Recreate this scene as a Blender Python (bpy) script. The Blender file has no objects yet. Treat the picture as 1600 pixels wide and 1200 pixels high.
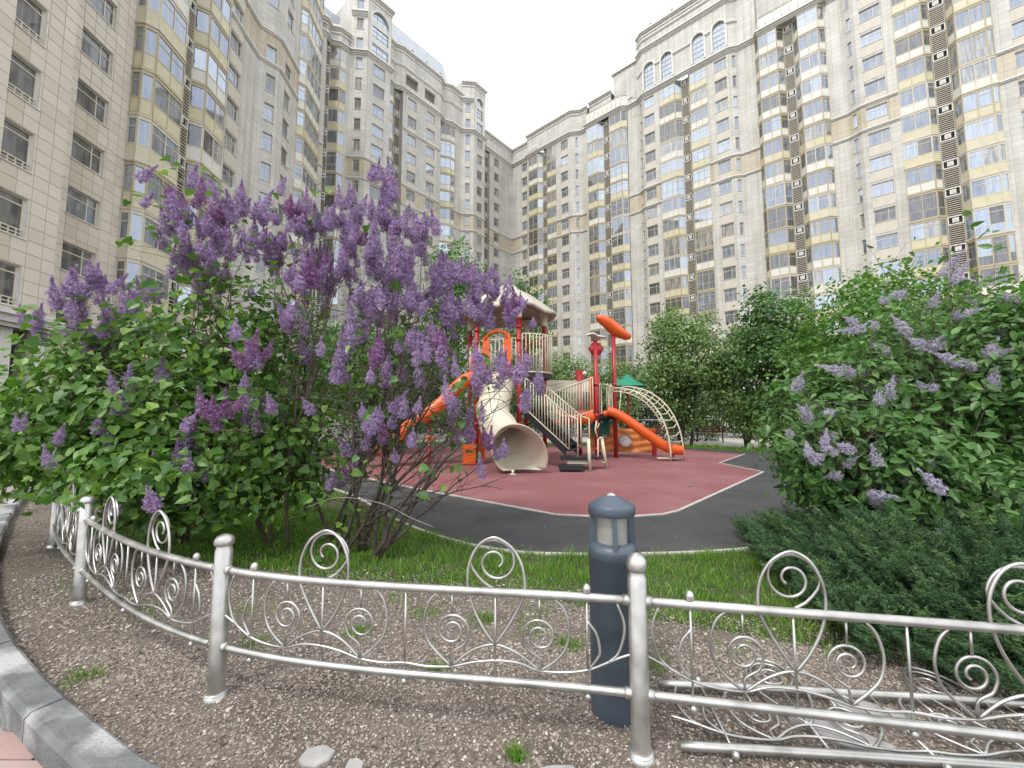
import bpy, math, random
import numpy as np
from mathutils import Matrix, Vector

random.seed(11)
RNG = np.random.default_rng(11)
SC = bpy.context.scene
COL = SC.collection
PI = math.pi

# ------------------------------------------------------------------ camera
cam_data = bpy.data.cameras.new('camera')
cam_data.sensor_width = 36.0
cam_data.lens = 36.0 * 630.0 / 1600.0
cam_data.clip_start = 0.05
cam_data.clip_end = 3000.0
cam = bpy.data.objects.new('camera', cam_data)
COL.objects.link(cam)
cam.location = (0.0, 0.0, 1.4)
cam.rotation_euler = (math.radians(90) + math.atan(52 / 630), 0.0, 0.0)
SC.camera = cam

# ------------------------------------------------------------------ world
world = bpy.data.worlds.new('World')
SC.world = world
world.use_nodes = True
nt = world.node_tree
for n in list(nt.nodes):
    nt.nodes.remove(n)
w_out = nt.nodes.new('ShaderNodeOutputWorld')
w_bg = nt.nodes.new('ShaderNodeBackground')
w_bg.inputs['Strength'].default_value = 0.1
sky = nt.nodes.new('ShaderNodeTexSky')
sky.sky_type = 'NISHITA'
sky.sun_disc = False
SUN_EL, SUN_AZ = math.radians(56), math.radians(215)
sky.sun_elevation = SUN_EL
sky.sun_rotation = SUN_AZ
tc = nt.nodes.new('ShaderNodeTexCoord')
nz = nt.nodes.new('ShaderNodeTexNoise')
nz.inputs['Scale'].default_value = 2.2
nz.inputs['Detail'].default_value = 6
nz.inputs['Roughness'].default_value = 0.55
mp = nt.nodes.new('ShaderNodeMapping')
mp.inputs['Location'].default_value = (3.1, 1.3, 0.4)
mp.inputs['Scale'].default_value = (1, 1, 1.7)
nt.links.new(tc.outputs['Generated'], mp.inputs['Vector'])
nt.links.new(mp.outputs['Vector'], nz.inputs['Vector'])
ramp = nt.nodes.new('ShaderNodeValToRGB')      # cloud cover: thick, with thinner places
ramp.color_ramp.elements[0].position = 0.40
ramp.color_ramp.elements[0].color = (0.70, 0.70, 0.70, 1)
ramp.color_ramp.elements[1].position = 0.56
ramp.color_ramp.elements[1].color = (0.97, 0.97, 0.97, 1)
nt.links.new(nz.outputs['Fac'], ramp.inputs['Fac'])
mix = nt.nodes.new('ShaderNodeMix')
mix.data_type = 'RGBA'
mix.inputs[7].default_value = (10.6, 10.9, 11.2, 1)
nt.links.new(ramp.outputs['Color'], mix.inputs[0])
nt.links.new(sky.outputs['Color'], mix.inputs[6])
nt.links.new(mix.outputs[2], w_bg.inputs['Color'])
nt.links.new(w_bg.outputs['Background'], w_out.inputs['Surface'])

# ------------------------------------------------------------------ sun (overcast: weak and very soft)
sd = bpy.data.lights.new('sun', 'SUN')
sd.energy = 1.4
sd.angle = math.radians(10)
sd.color = (1.0, 0.96, 0.90)
sun = bpy.data.objects.new('sun', sd)
COL.objects.link(sun)
_sv = Vector((math.sin(SUN_AZ) * math.cos(SUN_EL), math.cos(SUN_AZ) * math.cos(SUN_EL), math.sin(SUN_EL)))
sun.rotation_euler = _sv.to_track_quat('Z', 'Y').to_euler()

SC.view_settings.view_transform = 'Standard'
SC.view_settings.look = 'None'
SC.view_settings.gamma = 1.0
SC.view_settings.use_curve_mapping = False
SC.view_settings.exposure = 0.85
SC.cycles.max_bounces = 6
SC.cycles.diffuse_bounces = 3
SC.cycles.glossy_bounces = 3
SC.cycles.transmission_bounces = 4
SC.cycles.transparent_max_bounces = 8
SC.cycles.use_denoising = True
SC.cycles.sample_clamp_indirect = 6.0

# ------------------------------------------------------------------ materials
def new_mat(name):
    m = bpy.data.materials.new(name)
    m.use_nodes = True
    b = m.node_tree.nodes['Principled BSDF']
    return m, m.node_tree, b

def col4(c):
    return (c[0], c[1], c[2], 1.0)

def noise_mat(name, c1, c2, scale=8.0, rough=0.7, metal=0.0, bump=0.0, bscale=60.0, detail=4.0, spec=0.5, coords='Object', c3=None, scale3=1.2, streak=None):
    """two-tone noise colour with fine relief; optional broad third tone"""
    m, t, b = new_mat(name)
    co = t.nodes.new('ShaderNodeTexCoord')
    src = co.outputs[coords]
    if coords == 'World':
        pass
    n = t.nodes.new('ShaderNodeTexNoise')
    n.inputs['Scale'].default_value = scale
    n.inputs['Detail'].default_value = detail
    if streak:
        mpp = t.nodes.new('ShaderNodeMapping')
        mpp.inputs['Scale'].default_value = streak
        t.links.new(src, mpp.inputs['Vector'])
        t.links.new(mpp.outputs['Vector'], n.inputs['Vector'])
    else:
        t.links.new(src, n.inputs['Vector'])
    r = t.nodes.new('ShaderNodeValToRGB')
    r.color_ramp.elements[0].position = 0.35
    r.color_ramp.elements[1].position = 0.65
    r.color_ramp.elements[0].color = col4(c1)
    r.color_ramp.elements[1].color = col4(c2)
    t.links.new(n.outputs['Fac'], r.inputs['Fac'])
    outc = r.outputs['Color']
    if c3 is not None:
        n3 = t.nodes.new('ShaderNodeTexNoise')
        n3.inputs['Scale'].default_value = scale3
        n3.inputs['Detail'].default_value = 5
        t.links.new(src, n3.inputs['Vector'])
        r3 = t.nodes.new('ShaderNodeValToRGB')
        r3.color_ramp.elements[0].position = 0.48
        r3.color_ramp.elements[1].position = 0.66
        t.links.new(n3.outputs['Fac'], r3.inputs['Fac'])
        mx = t.nodes.new('ShaderNodeMix')
        mx.data_type = 'RGBA'
        mx.inputs[7].default_value = col4(c3)
        t.links.new(r3.outputs['Color'], mx.inputs[0])
        t.links.new(outc, mx.inputs[6])
        outc = mx.outputs[2]
    t.links.new(outc, b.inputs['Base Color'])
    b.inputs['Roughness'].default_value = rough
    b.inputs['Metallic'].default_value = metal
    b.inputs['Specular IOR Level'].default_value = spec
    if bump:
        n2 = t.nodes.new('ShaderNodeTexNoise')
        n2.inputs['Scale'].default_value = bscale
        n2.inputs['Detail'].default_value = 3
        t.links.new(src, n2.inputs['Vector'])
        bp = t.nodes.new('ShaderNodeBump')
        bp.inputs['Strength'].default_value = bump
        bp.inputs['Distance'].default_value = 0.01
        t.links.new(n2.outputs['Fac'], bp.inputs['Height'])
        t.links.new(bp.outputs['Normal'], b.inputs['Normal'])
    return m

def island_mat(name, cols, rough=0.55, transl=0.0, spec=0.35, tcol=None):
    """colour picked per leaf / stone / floret"""
    m, t, b = new_mat(name)
    g = t.nodes.new('ShaderNodeNewGeometry')
    oi = t.nodes.new('ShaderNodeObjectInfo')
    ad = t.nodes.new('ShaderNodeMath')
    ad.operation = 'ADD'
    fr = t.nodes.new('ShaderNodeMath')
    fr.operation = 'FRACT'
    t.links.new(g.outputs['Random Per Island'], ad.inputs[0])
    t.links.new(oi.outputs['Random'], ad.inputs[1])
    t.links.new(ad.outputs[0], fr.inputs[0])
    r = t.nodes.new('ShaderNodeValToRGB')
    el = r.color_ramp.elements
    k = len(cols)
    el[0].position = 0.0
    el[0].color = col4(cols[0])
    el[1].position = 1.0
    el[1].color = col4(cols[-1])
    for i in range(1, k - 1):
        e = el.new(i / (k - 1))
        e.color = col4(cols[i])
    t.links.new(fr.outputs[0], r.inputs['Fac'])
    t.links.new(r.outputs['Color'], b.inputs['Base Color'])
    b.inputs['Roughness'].default_value = rough
    b.inputs['Specular IOR Level'].default_value = spec
    if transl > 0:
        out = [n for n in t.nodes if n.type == 'OUTPUT_MATERIAL'][0]
        tr = t.nodes.new('ShaderNodeBsdfTranslucent')
        mc = t.nodes.new('ShaderNodeMix')
        mc.data_type = 'RGBA'
        mc.blend_type = 'MULTIPLY'
        mc.inputs[0].default_value = 1.0
        mc.inputs[7].default_value = col4(tcol or (1.25, 1.35, 0.75))
        t.links.new(r.outputs['Color'], mc.inputs[6])
        t.links.new(mc.outputs[2], tr.inputs['Color'])
        ms = t.nodes.new('ShaderNodeMixShader')
        ms.inputs[0].default_value = transl
        t.links.new(b.outputs['BSDF'], ms.inputs[1])
        t.links.new(tr.outputs['BSDF'], ms.inputs[2])
        t.links.new(ms.outputs['Shader'], out.inputs['Surface'])
    return m

def cladding_mat(name, c1, c2, mortar, bw=0.62, bh=0.315, msize=0.012, offset=0.0):
    m, t, b = new_mat(name)
    uv = t.nodes.new('ShaderNodeUVMap')
    uv.uv_map = 'UVMap'
    br = t.nodes.new('ShaderNodeTexBrick')
    br.offset = offset
    br.inputs['Scale'].default_value = 1.0
    br.inputs['Brick Width'].default_value = bw
    br.inputs['Row Height'].default_value = bh
    br.inputs['Mortar Size'].default_value = msize
    br.inputs['Mortar Smooth'].default_value = 0.2
    br.inputs['Bias'].default_value = 0.0
    br.inputs['Color1'].default_value = col4(c1)
    br.inputs['Color2'].default_value = col4(c2)
    br.inputs['Mortar'].default_value = col4(mortar)
    t.links.new(uv.outputs['UV'], br.inputs['Vector'])
    n = t.nodes.new('ShaderNodeTexNoise')
    n.inputs['Scale'].default_value = 0.35
    n.inputs['Detail'].default_value = 6
    t.links.new(uv.outputs['UV'], n.inputs['Vector'])
    r = t.nodes.new('ShaderNodeValToRGB')
    r.color_ramp.elements[0].position = 0.3
    r.color_ramp.elements[0].color = (0.86, 0.85, 0.82, 1)
    r.color_ramp.elements[1].position = 0.7
    r.color_ramp.elements[1].color = (1.06, 1.05, 1.03, 1)
    t.links.new(n.outputs['Fac'], r.inputs['Fac'])
    mx = t.nodes.new('ShaderNodeMix')
    mx.data_type = 'RGBA'
    mx.blend_type = 'MULTIPLY'
    mx.inputs[0].default_value = 1.0
    t.links.new(br.outputs['Color'], mx.inputs[6])
    t.links.new(r.outputs['Color'], mx.inputs[7])
    mps = t.nodes.new('ShaderNodeMapping')       # rain streaks
    mps.inputs['Scale'].default_value = (2.2, 0.07, 1)
    t.links.new(uv.outputs['UV'], mps.inputs['Vector'])
    ns = t.nodes.new('ShaderNodeTexNoise')
    ns.inputs['Scale'].default_value = 1.0
    ns.inputs['Detail'].default_value = 5
    t.links.new(mps.outputs['Vector'], ns.inputs['Vector'])
    rs = t.nodes.new('ShaderNodeValToRGB')
    rs.color_ramp.elements[0].position = 0.33
    rs.color_ramp.elements[0].color = (0.83, 0.82, 0.79, 1)
    rs.color_ramp.elements[1].position = 0.55
    rs.color_ramp.elements[1].color = (1, 1, 1, 1)
    t.links.new(ns.outputs['Fac'], rs.inputs['Fac'])
    mxs = t.nodes.new('ShaderNodeMix')
    mxs.data_type = 'RGBA'
    mxs.blend_type = 'MULTIPLY'
    mxs.inputs[0].default_value = 1.0
    t.links.new(mx.outputs[2], mxs.inputs[6])
    t.links.new(rs.outputs['Color'], mxs.inputs[7])
    t.links.new(mxs.outputs[2], b.inputs['Base Color'])
    bp = t.nodes.new('ShaderNodeBump')
    bp.inputs['Strength'].default_value = 0.5
    bp.inputs['Distance'].default_value = 0.02
    bp.invert = True
    t.links.new(br.outputs['Fac'], bp.inputs['Height'])
    t.links.new(bp.outputs['Normal'], b.inputs['Normal'])
    b.inputs['Roughness'].default_value = 0.55
    return m

def glass_mat(name, c, refl=0.45, tint=(0.75, 0.82, 0.95), rough=0.03):
    m, t, b = new_mat(name)
    out = [n for n in t.nodes if n.type == 'OUTPUT_MATERIAL'][0]
    co = t.nodes.new('ShaderNodeTexCoord')
    oi = t.nodes.new('ShaderNodeObjectInfo')
    va = t.nodes.new('ShaderNodeVectorMath')
    va.operation = 'ADD'
    vs = t.nodes.new('ShaderNodeVectorMath')
    vs.operation = 'SCALE'
    vs.inputs[3].default_value = 37.0
    cx = t.nodes.new('ShaderNodeCombineXYZ')
    for i in range(3):
        t.links.new(oi.outputs['Random'], cx.inputs[i])
    t.links.new(cx.outputs[0], vs.inputs[0])
    t.links.new(co.outputs['Object'], va.inputs[0])
    t.links.new(vs.outputs[0], va.inputs[1])
    n = t.nodes.new('ShaderNodeTexNoise')      # what hangs and stands behind the panes
    n.inputs['Scale'].default_value = 1.0
    n.inputs['Detail'].default_value = 3
    mpg = t.nodes.new('ShaderNodeMapping')
    mpg.inputs['Scale'].default_value = (5.0, 5.0, 0.45)
    t.links.new(va.outputs[0], mpg.inputs['Vector'])
    t.links.new(mpg.outputs['Vector'], n.inputs['Vector'])
    r = t.nodes.new('ShaderNodeValToRGB')
    r.color_ramp.elements[0].position = 0.38
    r.color_ramp.elements[0].color = (c[0] * 0.45, c[1] * 0.45, c[2] * 0.45, 1)
    r.color_ramp.elements[1].position = 0.62
    r.color_ramp.elements[1].color = (c[0] * 1.7, c[1] * 1.7, c[2] * 1.7, 1)
    t.links.new(n.outputs['Fac'], r.inputs['Fac'])
    t.links.new(r.outputs['Color'], b.inputs['Base Color'])
    b.inputs['Roughness'].default_value = 0.5
    gl = t.nodes.new('ShaderNodeBsdfGlossy')
    gl.inputs['Color'].default_value = col4(tint)
    gl.inputs['Roughness'].default_value = rough
    ms = t.nodes.new('ShaderNodeMixShader')
    ms.inputs[0].default_value = refl
    t.links.new(b.outputs['BSDF'], ms.inputs[1])
    t.links.new(gl.outputs['BSDF'], ms.inputs[2])
    t.links.new(ms.outputs['Shader'], out.inputs['Surface'])
    return m

M = {}
M['clad'] = cladding_mat('stone_cladding', (0.515, 0.50, 0.47), (0.58, 0.565, 0.535), (0.385, 0.37, 0.345), bw=0.95, bh=0.63, msize=0.02)
M['clad_beige'] = cladding_mat('beige_stone_cladding', (0.50, 0.44, 0.35), (0.55, 0.49, 0.39), (0.36, 0.31, 0.25), bw=0.95, bh=0.63, msize=0.02)
M['trim'] = noise_mat('cornice_stone', (0.58, 0.56, 0.525), (0.65, 0.63, 0.595), 3.0, 0.6)
M['tile'] = island_mat('stone_tile', [(0.55, 0.495, 0.425), (0.62, 0.56, 0.485), (0.58, 0.53, 0.46), (0.64, 0.575, 0.495)], rough=0.5)
M['tile_beige'] = island_mat('beige_stone_tile', [(0.50, 0.445, 0.36), (0.55, 0.49, 0.40), (0.53, 0.47, 0.37)], rough=0.5)
M['joint'] = noise_mat('tile_joint', (0.40, 0.37, 0.31), (0.46, 0.43, 0.365), 3.0, 0.9)
M['white'] = noise_mat('white_reveal', (0.62, 0.60, 0.56), (0.70, 0.68, 0.64), 4.0, 0.6)
M['frame_beige'] = noise_mat('beige_frame', (0.40, 0.345, 0.22), (0.46, 0.40, 0.27), 6.0, 0.45)
M['frame_light'] = noise_mat('light_frame', (0.52, 0.47, 0.37), (0.60, 0.55, 0.45), 6.0, 0.45)
M['frame_brown'] = noise_mat('brown_frame', (0.16, 0.12, 0.08), (0.22, 0.17, 0.12), 6.0, 0.5)
M['span_white'] = noise_mat('white_panel', (0.60, 0.58, 0.53), (0.68, 0.66, 0.61), 2.0, 0.5)
M['span_yellow'] = noise_mat('yellow_panel', (0.53, 0.48, 0.325), (0.59, 0.54, 0.375), 2.0, 0.5)
M['span_cream'] = noise_mat('cream_panel', (0.55, 0.50, 0.36), (0.60, 0.55, 0.41), 2.0, 0.5)
M['glass_a'] = glass_mat('window_glass', (0.095, 0.093, 0.09), 0.26, (0.72, 0.82, 1.0))
M['glass_b'] = glass_mat('sky_tint_glass', (0.11, 0.13, 0.155), 0.38, (0.80, 0.88, 1.0))  # blue in base and tint stands in for reflected sky
M['glass_c'] = glass_mat('curtained_glass', (0.20, 0.185, 0.16), 0.2, (0.8, 0.88, 1.0))
M['glass_d'] = glass_mat('dim_glass', (0.07, 0.064, 0.056), 0.13, (0.8, 0.85, 0.95))
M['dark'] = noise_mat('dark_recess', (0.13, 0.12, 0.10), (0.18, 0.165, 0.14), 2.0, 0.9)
M['apron'] = noise_mat('apron_stone', (0.52, 0.475, 0.40), (0.58, 0.53, 0.45), 2.0, 0.6)
M['louvre'] = noise_mat('louvre_metal', (0.38, 0.34, 0.28), (0.45, 0.41, 0.34), 5.0, 0.5)
M['roof_grey'] = noise_mat('metal_roof', (0.40, 0.42, 0.45), (0.46, 0.48, 0.51), 1.0, 0.5)
M['roof_flat'] = noise_mat('roof_membrane', (0.2, 0.2, 0.2), (0.26, 0.26, 0.25), 1.0, 0.9)

# ------------------------------------------------------------------ helpers
WM = {}

class MB:
    """collects geometry for ONE mesh object"""
    def __init__(self):
        self.v = []; self.f = []; self.m = []; self.uv = []; self.sm = []
    def face(self, pts, mat=0, uv=None, smooth=False):
        k = len(self.v)
        self.v.extend([tuple(p) for p in pts])
        self.f.append(tuple(range(k, k + len(pts))))
        self.m.append(mat); self.sm.append(smooth)
        self.uv.append(uv)
    def hexa(self, a, mat=0):
        """8 points: 0-3 bottom loop, 4-7 top loop"""
        k = len(self.v)
        self.v.extend([tuple(p) for p in a])
        for q in ((3, 2, 1, 0), (4, 5, 6, 7), (0, 1, 5, 4), (1, 2, 6, 5), (2, 3, 7, 6), (3, 0, 4, 7)):
            self.f.append(tuple(k + i for i in q)); self.m.append(mat); self.uv.append(None); self.sm.append(False)
    def box(self, x0, x1, y0, y1, z0, z1, mat=0, T=None):
        p = [(x0, y0, z0), (x1, y0, z0), (x1, y1, z0), (x0, y1, z0), (x0, y0, z1), (x1, y0, z1), (x1, y1, z1), (x0, y1, z1)]
        if T is not None:
            p = [tuple(T(*q)) if callable(T) else tuple(T @ Vector(q)) for q in p]
        self.hexa(p, mat)
    def tube(self, pts, r, seg=8, mat=0, cap=True, smooth=True, closed=False):
        P = [Vector(p) for p in pts]
        n = len(P)
        if not hasattr(r, '__len__'):
            r = [r] * n
        T = []
        for i in range(n):
            if closed:
                d = P[(i + 1) % n] - P[i - 1]
            else:
                d = P[min(i + 1, n - 1)] - P[max(i - 1, 0)]
            T.append(d.normalized() if d.length > 1e-9 else Vector((0, 0, 1)))
        a = Vector((0, 0, 1)) if abs(T[0].z) < 0.9 else Vector((1, 0, 0))
        N = (a - T[0] * a.dot(T[0])).normalized()
        k0 = len(self.v)
        for i in range(n):
            N = N - T[i] * N.dot(T[i])
            if N.length < 1e-6:
                a = Vector((1, 0, 0)) if abs(T[i].x) < 0.9 else Vector((0, 1, 0))
                N = a - T[i] * a.dot(T[i])
            N.normalize()
            B = T[i].cross(N)
            for j in range(seg):
                an = 2 * PI * j / seg
                self.v.append(tuple(P[i] + (N * math.cos(an) + B * math.sin(an)) * r[i]))
        rings = n if closed else n - 1
        for i in range(rings):
            for j in range(seg):
                a_ = k0 + i * seg + j; b_ = k0 + i * seg + (j + 1) % seg
                c_ = k0 + ((i + 1) % n) * seg + (j + 1) % seg; d_ = k0 + ((i + 1) % n) * seg + j
                self.f.append((a_, b_, c_, d_)); self.m.append(mat); self.uv.append(None); self.sm.append(smooth)
        if cap and not closed:
            self.f.append(tuple(k0 + j for j in reversed(range(seg)))); self.m.append(mat); self.uv.append(None); self.sm.append(False)
            self.f.append(tuple(k0 + (n - 1) * seg + j for j in range(seg))); self.m.append(mat); self.uv.append(None); self.sm.append(False)
    def lathe(self, prof, seg=24, o=(0, 0, 0), mat=0, smooth=True, sx=1.0, sy=1.0):
        k0 = len(self.v)
        for r, z in prof:
            for j in range(seg):
                an = 2 * PI * j / seg
                self.v.append((o[0] + r * sx * math.cos(an), o[1] + r * sy * math.sin(an), o[2] + z))
        for i in range(len(prof) - 1):
            for j in range(seg):
                a_ = k0 + i * seg + j; b_ = k0 + i * seg + (j + 1) % seg
                self.f.append((a_, b_, b_ + seg, a_ + seg)); self.m.append(mat); self.uv.append(None); self.sm.append(smooth)
    def grid(self, rows, mat=0, smooth=True, closed=False):
        k0 = len(self.v); n = len(rows); w = len(rows[0])
        for rw in rows:
            self.v.extend([tuple(p) for p in rw])
        for i in range(n - 1):
            for j in range(w if closed else w - 1):
                a_ = k0 + i * w + j; b_ = k0 + i * w + (j + 1) % w
                self.f.append((a_, b_, b_ + w, a_ + w)); self.m.append(mat); self.uv.append(None); self.sm.append(smooth)
    def mesh(self, name, mats):
        me = bpy.data.meshes.new(name)
        me.from_pydata(self.v, [], self.f)
        for mt in (mats if isinstance(mats, (list, tuple)) else [mats]):
            me.materials.append(mt)
        me.polygons.foreach_set('material_index', self.m)
        me.polygons.foreach_set('use_smooth', self.sm)
        if any(u is not None for u in self.uv):
            l = me.uv_layers.new(name='UVMap')
            d = []
            for f, u in zip(self.f, self.uv):
                if u is None:
                    d.extend([0.0, 0.0] * len(f))
                else:
                    for q in u:
                        d.extend(q)
            l.data.foreach_set('uv', d)
        me.update()
        return me

def place(o, parent, mat):
    COL.objects.link(o)
    WM[o] = mat
    if parent is not None:
        o.parent = parent
        o.matrix_local = WM[parent].inverted() @ mat
    else:
        o.matrix_world = mat

def thing(name, label, cat, loc=(0, 0, 0), rotz=0.0, group=None):
    o = bpy.data.objects.new(name, None)
    o.empty_display_size = 0.2
    place(o, None, Matrix.Translation(loc) @ Matrix.Rotation(rotz, 4, 'Z'))
    o['label'] = label; o['category'] = cat
    if group:
        o['group'] = group
    return o

def tag(o, label=None, cat=None, group=None, kind=None):
    if label: o['label'] = label
    if cat: o['category'] = cat
    if group: o['group'] = group
    if kind: o['kind'] = kind
    return o

I4 = Matrix.Identity(4)
def obj(name, mb, mats, parent=None, mat=None, override=None):
    """mb: MB or mesh. Vertices of an MB are in world space unless mat is given."""
    me = mb.mesh(name, mats) if isinstance(mb, MB) else mb
    o = bpy.data.objects.new(name, me)
    place(o, parent, mat if mat is not None else I4)
    if override is not None:
        o.material_slots[0].link = 'OBJECT'
        o.material_slots[0].material = override
    return o

def struct(name, mb, mats):
    o = obj(name, mb, mats)
    o['kind'] = 'structure'
    return o

def np_mesh(name, verts, faces, mats, matidx=None, smooth=False):
    """verts (N,3), faces (F,k) with constant k"""
    me = bpy.data.meshes.new(name)
    nf, k = faces.shape
    me.vertices.add(len(verts)); me.vertices.foreach_set('co', verts.astype(np.float32).ravel())
    me.loops.add(nf * k); me.loops.foreach_set('vertex_index', faces.astype(np.int32).ravel())
    me.polygons.add(nf)
    me.polygons.foreach_set('loop_start', np.arange(0, nf * k, k, dtype=np.int32))
    me.polygons.foreach_set('loop_total', np.full(nf, k, dtype=np.int32))
    for mt in (mats if isinstance(mats, (list, tuple)) else [mats]):
        me.materials.append(mt)
    if matidx is not None:
        me.polygons.foreach_set('material_index', matidx.astype(np.int32))
    me.polygons.foreach_set('use_smooth', np.full(nf, smooth, dtype=bool))
    me.update(calc_edges=True)
    me.validate()
    return me

def catmull(pts, n=8):
    P = [Vector(p) for p in pts]
    P = [P[0] * 2 - P[1]] + P + [P[-1] * 2 - P[-2]]
    out = []
    for i in range(1, len(P) - 2):
        for k in range(n):
            t = k / n
            a, b, c, d = P[i - 1], P[i], P[i + 1], P[i + 2]
            out.append(0.5 * ((2 * b) + (c - a) * t + (2 * a - 5 * b + 4 * c - d) * t * t + (3 * b - a - 3 * c + d) * t ** 3))
    out.append(P[-2])
    return out

# ================================================================== BUILDINGS
class Frame:
    """vertical facade: u runs along it, v points out into the courtyard"""
    def __init__(self, o, d, n):
        self.o, self.d, self.n = o, d, n
    def w(self, u, v, z):
        return (self.o[0] + self.d[0] * u + self.n[0] * v, self.o[1] + self.d[1] * u + self.n[1] * v, z)

FH = 3.15
def zk(k): return 35.6 + FH * (k - 11)

def seg_frame(fr, p0, p1, nsign=None):
    """matrix placing local x along the segment, -y outward"""
    a = Vector(fr.w(p0[0], p0[1], 0)).to_2d(); b = Vector(fr.w(p1[0], p1[1], 0)).to_2d()
    t = (b - a).normalized()
    n = Vector((-t.y, t.x))
    # outward = to the side of the facade normal / for returns, left of travel in (u,v)
    du, dv = p1[0] - p0[0], p1[1] - p0[1]
    nu, nv = -dv, du
    if nsign: nu, nv = nu * nsign, nv * nsign
    nw = Vector((fr.d[0] * nu + fr.n[0] * nv, fr.d[1] * nu + fr.n[1] * nv)).normalized()
    Y = -nw
    X = Vector((Y.y, -Y.x))
    return a, b, t, nw, X

def wall_seg(mb, fr, p0, p1, z0, z1, holes=(), mat=0, depth=0.22, u_off=0.0, rmat=1):
    L = math.hypot(p1[0] - p0[0], p1[1] - p0[1])
    a, b, t, nw, X = seg_frame(fr, p0, p1)
    def W(s, z, inn=0.0):
        q = a + t * s - nw * inn
        return (q.x, q.y, z)
    xs = sorted(set([0.0, L] + [h[0] for h in holes] + [h[1] for h in holes]))
    for i in range(len(xs) - 1):
        xa, xb = xs[i], xs[i + 1]
        xm = (xa + xb) / 2
        hs = sorted([h for h in holes if h[0] - 1e-6 <= xm <= h[1] + 1e-6], key=lambda h: h[2])
        z = z0
        for h in hs + [(0, 0, z1, z1)]:
            if h[2] > z + 1e-5:
                mb.face([W(xa, z), W(xb, z), W(xb, h[2]), W(xa, h[2])], mat,
                        [(u_off + p0[0] + xa, z), (u_off + p0[0] + xb, z), (u_off + p0[0] + xb, h[2]), (u_off + p0[0] + xa, h[2])])
            z = max(z, h[3])
    for h in holes:
        A, B, C_, D = h[:4]
        mb.face([W(A, C_), W(A, D), W(A, D, depth), W(A, C_, depth)], rmat)
        mb.face([W(B, C_), W(B, D), W(B, D, depth), W(B, C_, depth)], rmat)
        mb.face([W(A, D), W(B, D), W(B, D, depth), W(A, D, depth)], rmat)
        mb.face([W(A, C_), W(B, C_), W(B, C_, depth), W(A, C_, depth)], rmat)

def window_meshes(w, h, kind):
    """local: x across, -y out, z up from the sill; returns frame mesh and pane mesh"""
    f = MB(); g = MB()
    t = 0.055; d0, d1 = 0.14, 0.20
    f.box(-w / 2, w / 2, d0, d1, 0, t); f.box(-w / 2, w / 2, d0, d1, h - t, h)
    f.box(-w / 2, -w / 2 + t, d0, d1, t, h - t); f.box(w / 2 - t, w / 2, d0, d1, t, h - t)
    f.box(-w / 2 - 0.06, w / 2 + 0.06, -0.07, 0.13, -0.055, -0.005, 1)          # sill
    cuts = []
    if kind == 'wide':
        xm = w * 0.18
        ht = h * 0.68
        f.box(xm - t / 2, xm + t / 2, d0, d1, t, h - t)
        f.box(-w / 2 + t, xm - t / 2, d0 + .005, d1 - .005, ht, ht + t)
        f.box(xm + t / 2, w / 2 - t, d0 + .005, d1 - .005, ht, ht + t)
        cuts = [(-w / 2 + t, xm - t / 2, t, ht), (-w / 2 + t, xm - t / 2, ht + t, h - t), (xm + t / 2, w / 2 - t, t, ht), (xm + t / 2, w / 2 - t, ht + t, h - t)]
    elif kind == 'loggia':
        ht = h * 0.8
        f.box(-w / 2 + t, w / 2 - t, d0 + .005, d1 - .005, ht, ht + t)
        f.box(-w / 2 + t, w / 2 - t, d0 - .1, d0 - .06, 0.30, 0.35); f.box(-w / 2 + t, w / 2 - t, d0 - .1, d0 - .06, 0.14, 0.18)
        for i in range(1, 4):
            x = -w / 2 + w * i / 4
            f.box(x - .02, x + .02, d0 - .1, d0 - .06, 0.0, 0.30)
        cuts = [(-w / 2 + t, w / 2 - t, t, ht), (-w / 2 + t, w / 2 - t, ht + t, h - t)]
    else:
        ht = h * 0.78
        f.box(-w / 2 + t, w / 2 - t, d0 + .005, d1 - .005, ht, ht + t * .8)
        cuts = [(-w / 2 + t, w / 2 - t, t, ht), (-w / 2 + t, w / 2 - t, ht + t * .8, h - t)]
    for x0, x1, z0, z1 in cuts:
        g.face([(x0, d0 + .03, z0), (x1, d0 + .03, z0), (x1, d0 + .03, z1), (x0, d0 + .03, z1)])
    return f.mesh('window', [M['frame_light'], M['trim']]), g.mesh('pane', [M['glass_a']])

def glass_pick(blue=0.5):  # blue: share of panes tinted like reflected sky
    r = random.random()
    if r < blue * .6: return M['glass_b']
    r = random.random()
    return M['glass_a'] if r < 0.55 else (M['glass_c'] if r < 0.76 else M['glass_d'])

def window_column(bld, fr, p0, p1, s, w, sills, h, kind='wide', blue=0.4, frame=None):
    """windows down one facade segment; returns the holes for wall_seg"""
    a, b, t, nw, X = seg_frame(fr, p0, p1)
    fm, gm = window_meshes(w, h, kind)
    if frame:
        fm.materials[0] = M[frame]
    rot = Matrix.Rotation(math.atan2(X.y, X.x), 4, 'Z')
    holes = []
    c = a + t * s
    for z in sills:
        mt = Matrix.Translation((c.x, c.y, z)) @ rot
        o = obj('window', fm, None, bld, mt)
        gk = M['glass_d'] if (kind in ('dark', 'loggia') or (frame and random.random() < .6)) else glass_pick(blue)
        obj('pane', gm, None, o, mt, gk)
        holes.append((s - w / 2, s + w / 2, z, z + h))
    return holes

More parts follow.
